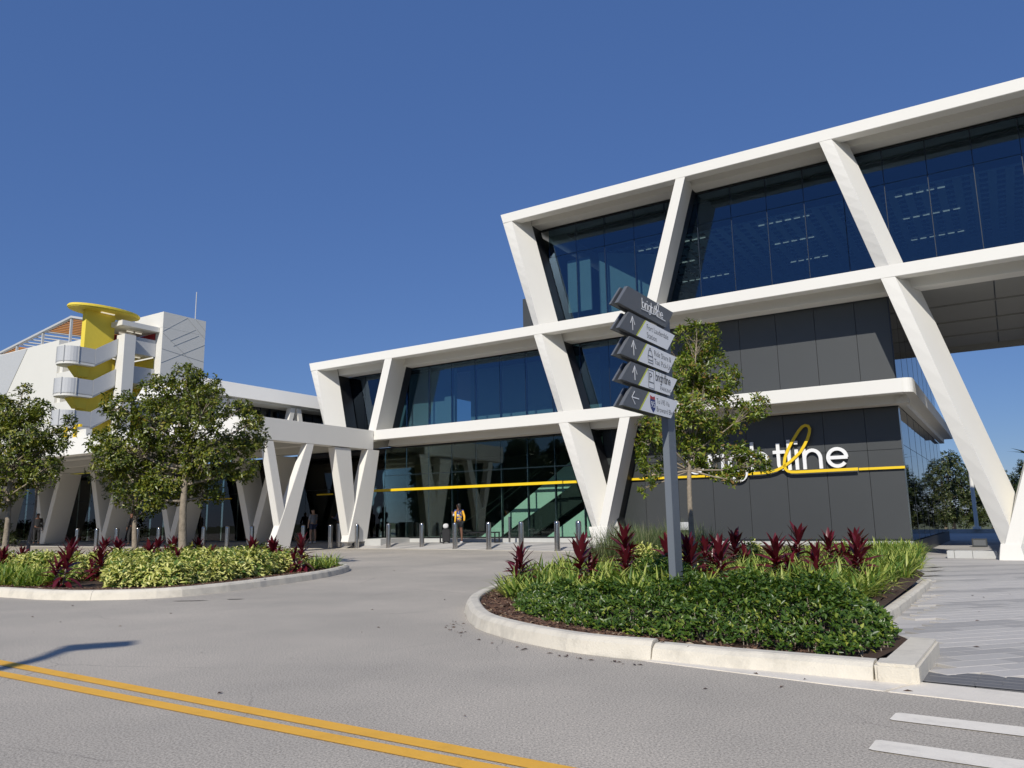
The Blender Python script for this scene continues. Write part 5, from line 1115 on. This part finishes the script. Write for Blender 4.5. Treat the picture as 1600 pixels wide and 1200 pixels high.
def person(label, loc, face, H, skin, top, bottom, hair, shoe, shorts=False, armL=None, armR=None, long_hair=False, sleeve=.5, stride=.06):
    """local frame: +x is where the person faces"""
    t = thing('person', label, 'person', loc, rot=face); k = H/1.7
    def P(x, y, z): return (x*k, y*k, z*k)
    sh = 1.42; hip = .92
    aL = armL or [(0.02, .26, 1.14), (.06, .27, .90)]; aR = armR or [(0.02, -.26, 1.14), (.06, -.27, .90)]
    V = [P(0, 0, hip), P(0, 0, 1.15), P(0, 0, 1.36), P(.0, 0, 1.47), P(.02, 0, 1.56), P(.03, 0, 1.66),   # 0..5
         P(0, .17, sh-.02), P(*aL[0]), P(*aL[1]), P(0, -.17, sh-.02), P(*aR[0]), P(*aR[1]),                     # 6..11
         P(0, .09, .86), P(stride, .10, .48), P(stride*.4, .10, .09), P(stride*.4+.13, .105, .035), P(0, -.09, .86), P(-stride, -.10, .48), P(-stride*1.3, -.10, .09), P(-stride*1.3+.13, -.105, .035)]
    Ed = [(0, 1), (1, 2), (2, 3), (3, 4), (4, 5), (2, 6), (6, 7), (7, 8), (2, 9), (9, 10), (10, 11), (0, 12), (12, 13), (13, 14), (14, 15), (0, 16), (16, 17), (17, 18), (18, 19)]
    Rr = [(.11, .15), (.09, .125), (.10, .14), (.05, .055), (.085, .075), (.10, .08), .055, .04, .03, .055, .04, .03, .085, .055, .038, (.04, .03), .085, .055, .038, (.04, .03)]
    Rr = [((r[0]*k, r[1]*k) if isinstance(r, tuple) else r*k) for r in Rr]
    # hands: palm continues from the wrist, five separate fingers
    for wr_, el in ((8, 7), (11, 10)):
        w_ = Vector(V[wr_]); d_ = (w_-Vector(V[el])).normalized(); pl_ = w_+d_*.075*k; V.append(tuple(pl_)); Ed.append((wr_, len(V)-1)); Rr.append((.03*k, .016*k)); pi_ = len(V)-1
    body = skinmesh(V, Ed, Rr, 'body', skin, t)
    hb = MB()
    for wr_, el in ((8, 7), (11, 10)):
        w_ = Vector(V[wr_]); d_ = (w_-Vector(V[el])).normalized(); s_ = d_.cross(Vector((1, 0, .3))).normalized(); n_ = s_.cross(d_); c_ = w_+d_*.085*k
        for j, L_ in enumerate((.062, .072, .067, .052)): a_ = c_+s_*(j-1.5)*.017*k; hb.tube([a_, a_+d_*L_*.55*k, a_+d_*L_*k*.95+n_*.014*k], [.0085*k, .008*k, .006*k], 6)
        a_ = w_+d_*.03*k+s_*.028*k; hb.tube([a_, a_+d_*.03*k+s_*.02*k, a_+d_*.055*k+s_*.025*k+n_*.01], [.010*k, .009*k, .007*k], 6)
    fg = MB(); hd = Vector(P(.03, 0, 1.62))
    fg.tube([hd+Vector((.085, 0, .03))*k, hd+Vector((.115, 0, -.005))*k], [.010*k, .016*k], 6)
    for s_ in (-1, 1): fg.tube([hd+Vector((0, .075*s_, -.02))*k, hd+Vector((-.005, .088*s_, .03))*k], [.010*k, .016*k], 6)
    for b_, nm in ((hb, 'hands'), (fg, 'face_features')):
        me = bpy.data.meshes.new(nm); me.from_pydata([tuple(v) for v in b_.v], [], b_.f); me.materials.append(skin); put(bpy.data.objects.new(nm, me), t)
    ey = MB()
    for s_ in (-1, 1): c_ = hd+Vector((.088, .033*s_, .03))*k; ey.tube([c_, c_+Vector((.008, 0, 0))], .011*k, 6)
    ey.tube([hd+Vector((.086, -.025, -.05))*k, hd+Vector((.088, .025, -.05))*k], .006*k, 5)
    me = bpy.data.meshes.new('eyes_and_mouth'); me.from_pydata([tuple(v) for v in ey.v], [], ey.f); me.materials.append(M['black']); put(bpy.data.objects.new('eyes_and_mouth', me), t)
    # clothes
    def lerpv(i, j, f_): return tuple(Vector(V[i]).lerp(Vector(V[j]), f_))
    tv = [P(0, 0, .90), V[1], V[2], V[6], lerpv(6, 7, sleeve*2 if sleeve < .5 else 1.0), V[9], lerpv(9, 10, sleeve*2 if sleeve < .5 else 1.0)]; te = [(0, 1), (1, 2), (2, 3), (3, 4), (2, 5), (5, 6)]; tr_ = [(.135*k, .175*k), (.115*k, .15*k), (.115*k, .155*k), .072*k, .056*k, .072*k, .056*k]
    if sleeve > .5: tv += [lerpv(7, 8, .9), lerpv(10, 11, .9)]; te += [(4, 7), (6, 8)]; tr_ += [.043*k, .043*k]
    tr_ = [r if isinstance(r, tuple) else (r, r) for r in tr_]; skinmesh(tv, te, tr_, 'shirt', top, t)
    f_ = .55 if shorts else .98
    pv = [P(0, 0, .93), V[12], (lerpv(12, 13, f_) if shorts else V[13]), V[16], (lerpv(16, 17, f_) if shorts else V[17])]; pe = [(0, 1), (1, 2), (0, 3), (3, 4)]; pr2 = [(.125*k, .165*k), .10*k, .078*k, .10*k, .078*k]
    if not shorts: pv += [lerpv(13, 14, .95), lerpv(17, 18, .95)]; pe += [(2, 5), (4, 6)]; pr2 += [.055*k, .055*k]
    skinmesh(pv, pe, [r if isinstance(r, tuple) else (r, r) for r in pr2], 'shorts' if shorts else 'trousers', bottom, t)
    for a_, c_ in ((14, 15), (18, 19)):
        q0, q1 = Vector(V[a_]), Vector(V[c_]); skinmesh([tuple(q0+Vector((-.05*k, 0, -.04*k))), tuple(q0+Vector((.03*k, 0, -.035*k))), tuple(q1+Vector((.0, 0, .002)))], [(0, 1), (1, 2)], [(.05*k, .045*k), (.052*k, .05*k), (.05*k, .035*k)], 'shoe', shoe, t, 2)
    hv = [tuple(hd+Vector((-.005, 0, .075))*k), tuple(hd+Vector((-.045, 0, .03))*k)]+([tuple(hd+Vector((-.07, 0, -.08))*k), tuple(hd+Vector((-.08, 0, -.2))*k)] if long_hair else []); he = [(i, i+1) for i in range(len(hv)-1)]
    skinmesh(hv, he, [(.10*k, .095*k), (.10*k, .10*k)]+([(.07*k, .09*k), (.04*k, .07*k)] if long_hair else []), 'hair', hair, t)
    return t
S1 = mat('skin_dark', (.16, .075, .045), .55); S2 = mat('skin_light', (.42, .26, .18), .55); HB = mat('hair_black', (.012, .01, .01), .5)
def pattern():
    mt, nt, b = base_mat('blue_patterned_cloth'); b.inputs['Roughness'].default_value = .8; tc = N(nt, 'ShaderNodeTexCoord'); v = N(nt, 'ShaderNodeTexVoronoi'); v.inputs['Scale'].default_value = 11; nt.links.new(tc.outputs['Object'], v.inputs['Vector'])
    r = N(nt, 'ShaderNodeValToRGB'); r.color_ramp.interpolation = 'CONSTANT'; e = r.color_ramp.elements; e[0].color = (.02, .07, .32, 1); e[1].position = .62; e[1].color = (.55, .62, .68, 1); e2 = e.new(.82); e2.color = (.75, .45, .04, 1)
    s = N(nt, 'ShaderNodeSeparateColor'); nt.links.new(v.outputs['Color'], s.inputs[0]); nt.links.new(s.outputs[0], r.inputs[0]); nt.links.new(r.outputs[0], b.inputs['Base Color']); return mt
cb_ = mat('cloth_black', (.02, .02, .022), .85); cw = mat('cloth_white', (.6, .6, .6), .85); cy = mat('cloth_yellow', (.80, .42, .03), .8); cg_ = mat('cloth_grey', (.22, .24, .28), .85); cn_ = mat('cloth_navy', (.03, .04, .09), .85)
pw = G(-6.55, .02, .2); fdir = math.atan2(-(UX.y), -UX.x)-.25
lady = person('woman in a blue patterned top and yellow shawl looking at a phone beside the bollards', pw, fdir, 1.70, S1, pattern(), cb_, HB, cw, shorts=True, armL=[(.10, .22, 1.16), (.32, .10, 1.30)], armR=[(.10, -.22, 1.16), (.32, -.08, 1.28)], long_hair=True)
sk = skinmesh([(-.02, .19, 1.40), (-.06, .24, 1.1), (-.04, .25, .88)], [(0, 1), (1, 2)], [(.05, .05), (.045, .05), (.03, .04)], 'shawl', cy, lady); skinmesh([(-.02, -.19, 1.42), (-.10, -.23, 1.15), (-.10, -.22, .95)], [(0, 1), (1, 2)], [(.05, .05), (.05, .055), (.03, .04)], 'shawl', cy, lady)
ph = thing('phone', 'small phone held up by the woman in blue', 'phone', pw+Vector((math.cos(fdir)*.42, math.sin(fdir)*.42, 1.33)), rot=fdir)
me = bpy.data.meshes.new('handset'); q = MB().wbox(-.01, .01, -.04, .04, -.07, .07); me.from_pydata(q.v, [], q.f); me.materials.append(M['black']); put(bpy.data.objects.new('handset', me), ph)
q = G(-7.3, .1, .2); su = thing('suitcase', 'black suitcase standing to the left of the woman in blue', 'suitcase', q)
b = MB(); b.wbox(q.x-.17, q.x+.17, q.y-.12, q.y+.12, .26, .82); b.build('shell', cb_, su, bevel=.03); b = MB(); b.tube([(q.x-.10, q.y, .82), (q.x-.10, q.y, 1.06), (q.x+.10, q.y, 1.06), (q.x+.10, q.y, .82)], .012, 6); b.build('handle', M['black'], su)
for sx in (-.13, .13): b = MB(); b.tube([(q.x+sx, q.y-.12, .24), (q.x+sx, q.y+.12, .24)], .035, 10); b.build('wheel', M['black'], su)
q2 = q+Vector((-.02, 0, .88)); bgx = thing('shoulder_bag', 'pale grey bag resting on the black suitcase', 'bag', (q2.x, q2.y, .80)); skinmesh([(-.14, 0, .12), (0, 0, .13), (.14, 0, .13), (0, 0, .26)], [(0, 1), (1, 2), (1, 3)], [(.10, .10), (.12, .11), (.09, .1), (.04, .05)], 'bag_body', cw, bgx)
person('person in black with a rucksack standing under the far left end of the canopy', G(-34.6, -3.6, .2), 2.4, 1.78, S1, cb_, cb_, HB, cb_, sleeve=.8)
person('man in a light shirt walking away under the canopy right of the big trunk', G(-16.9, -.9, .2), 1.2, 1.75, S2, cw, cn_, HB, cb_, sleeve=.8)
person('person in a pale top and dark shorts under the canopy', G(-15.3, -.2, .2), 2.6, 1.65, S2, cg_, cn_, HB, cw, shorts=True)
person('person in dark clothes looking down at something under the canopy', G(-14.0, .3, .2), 2.9, 1.72, S1, cn_, cb_, HB, cb_, sleeve=.8, armL=[(.10, .22, 1.16), (.30, .10, 1.22)], armR=[(.10, -.22, 1.16), (.30, -.08, 1.22)])
person('dark figure beside the glass left of the third column', G(-24.5, -4.0, .2), 3.0, 1.66, S1, cb_, cb_, HB, cb_, sleeve=.8)
rk_ = G(-34.8, -3.4, 1.05); r_t = thing('rucksack', 'black rucksack on the back of the person at far left', 'rucksack', rk_); skinmesh([(.1, -.18, .1), (.1, -.18, .38)], [(0, 1)], [(.15, .14), (.13, .12)], 'pack', cb_, r_t)
print('objects', len(bpy.data.objects))
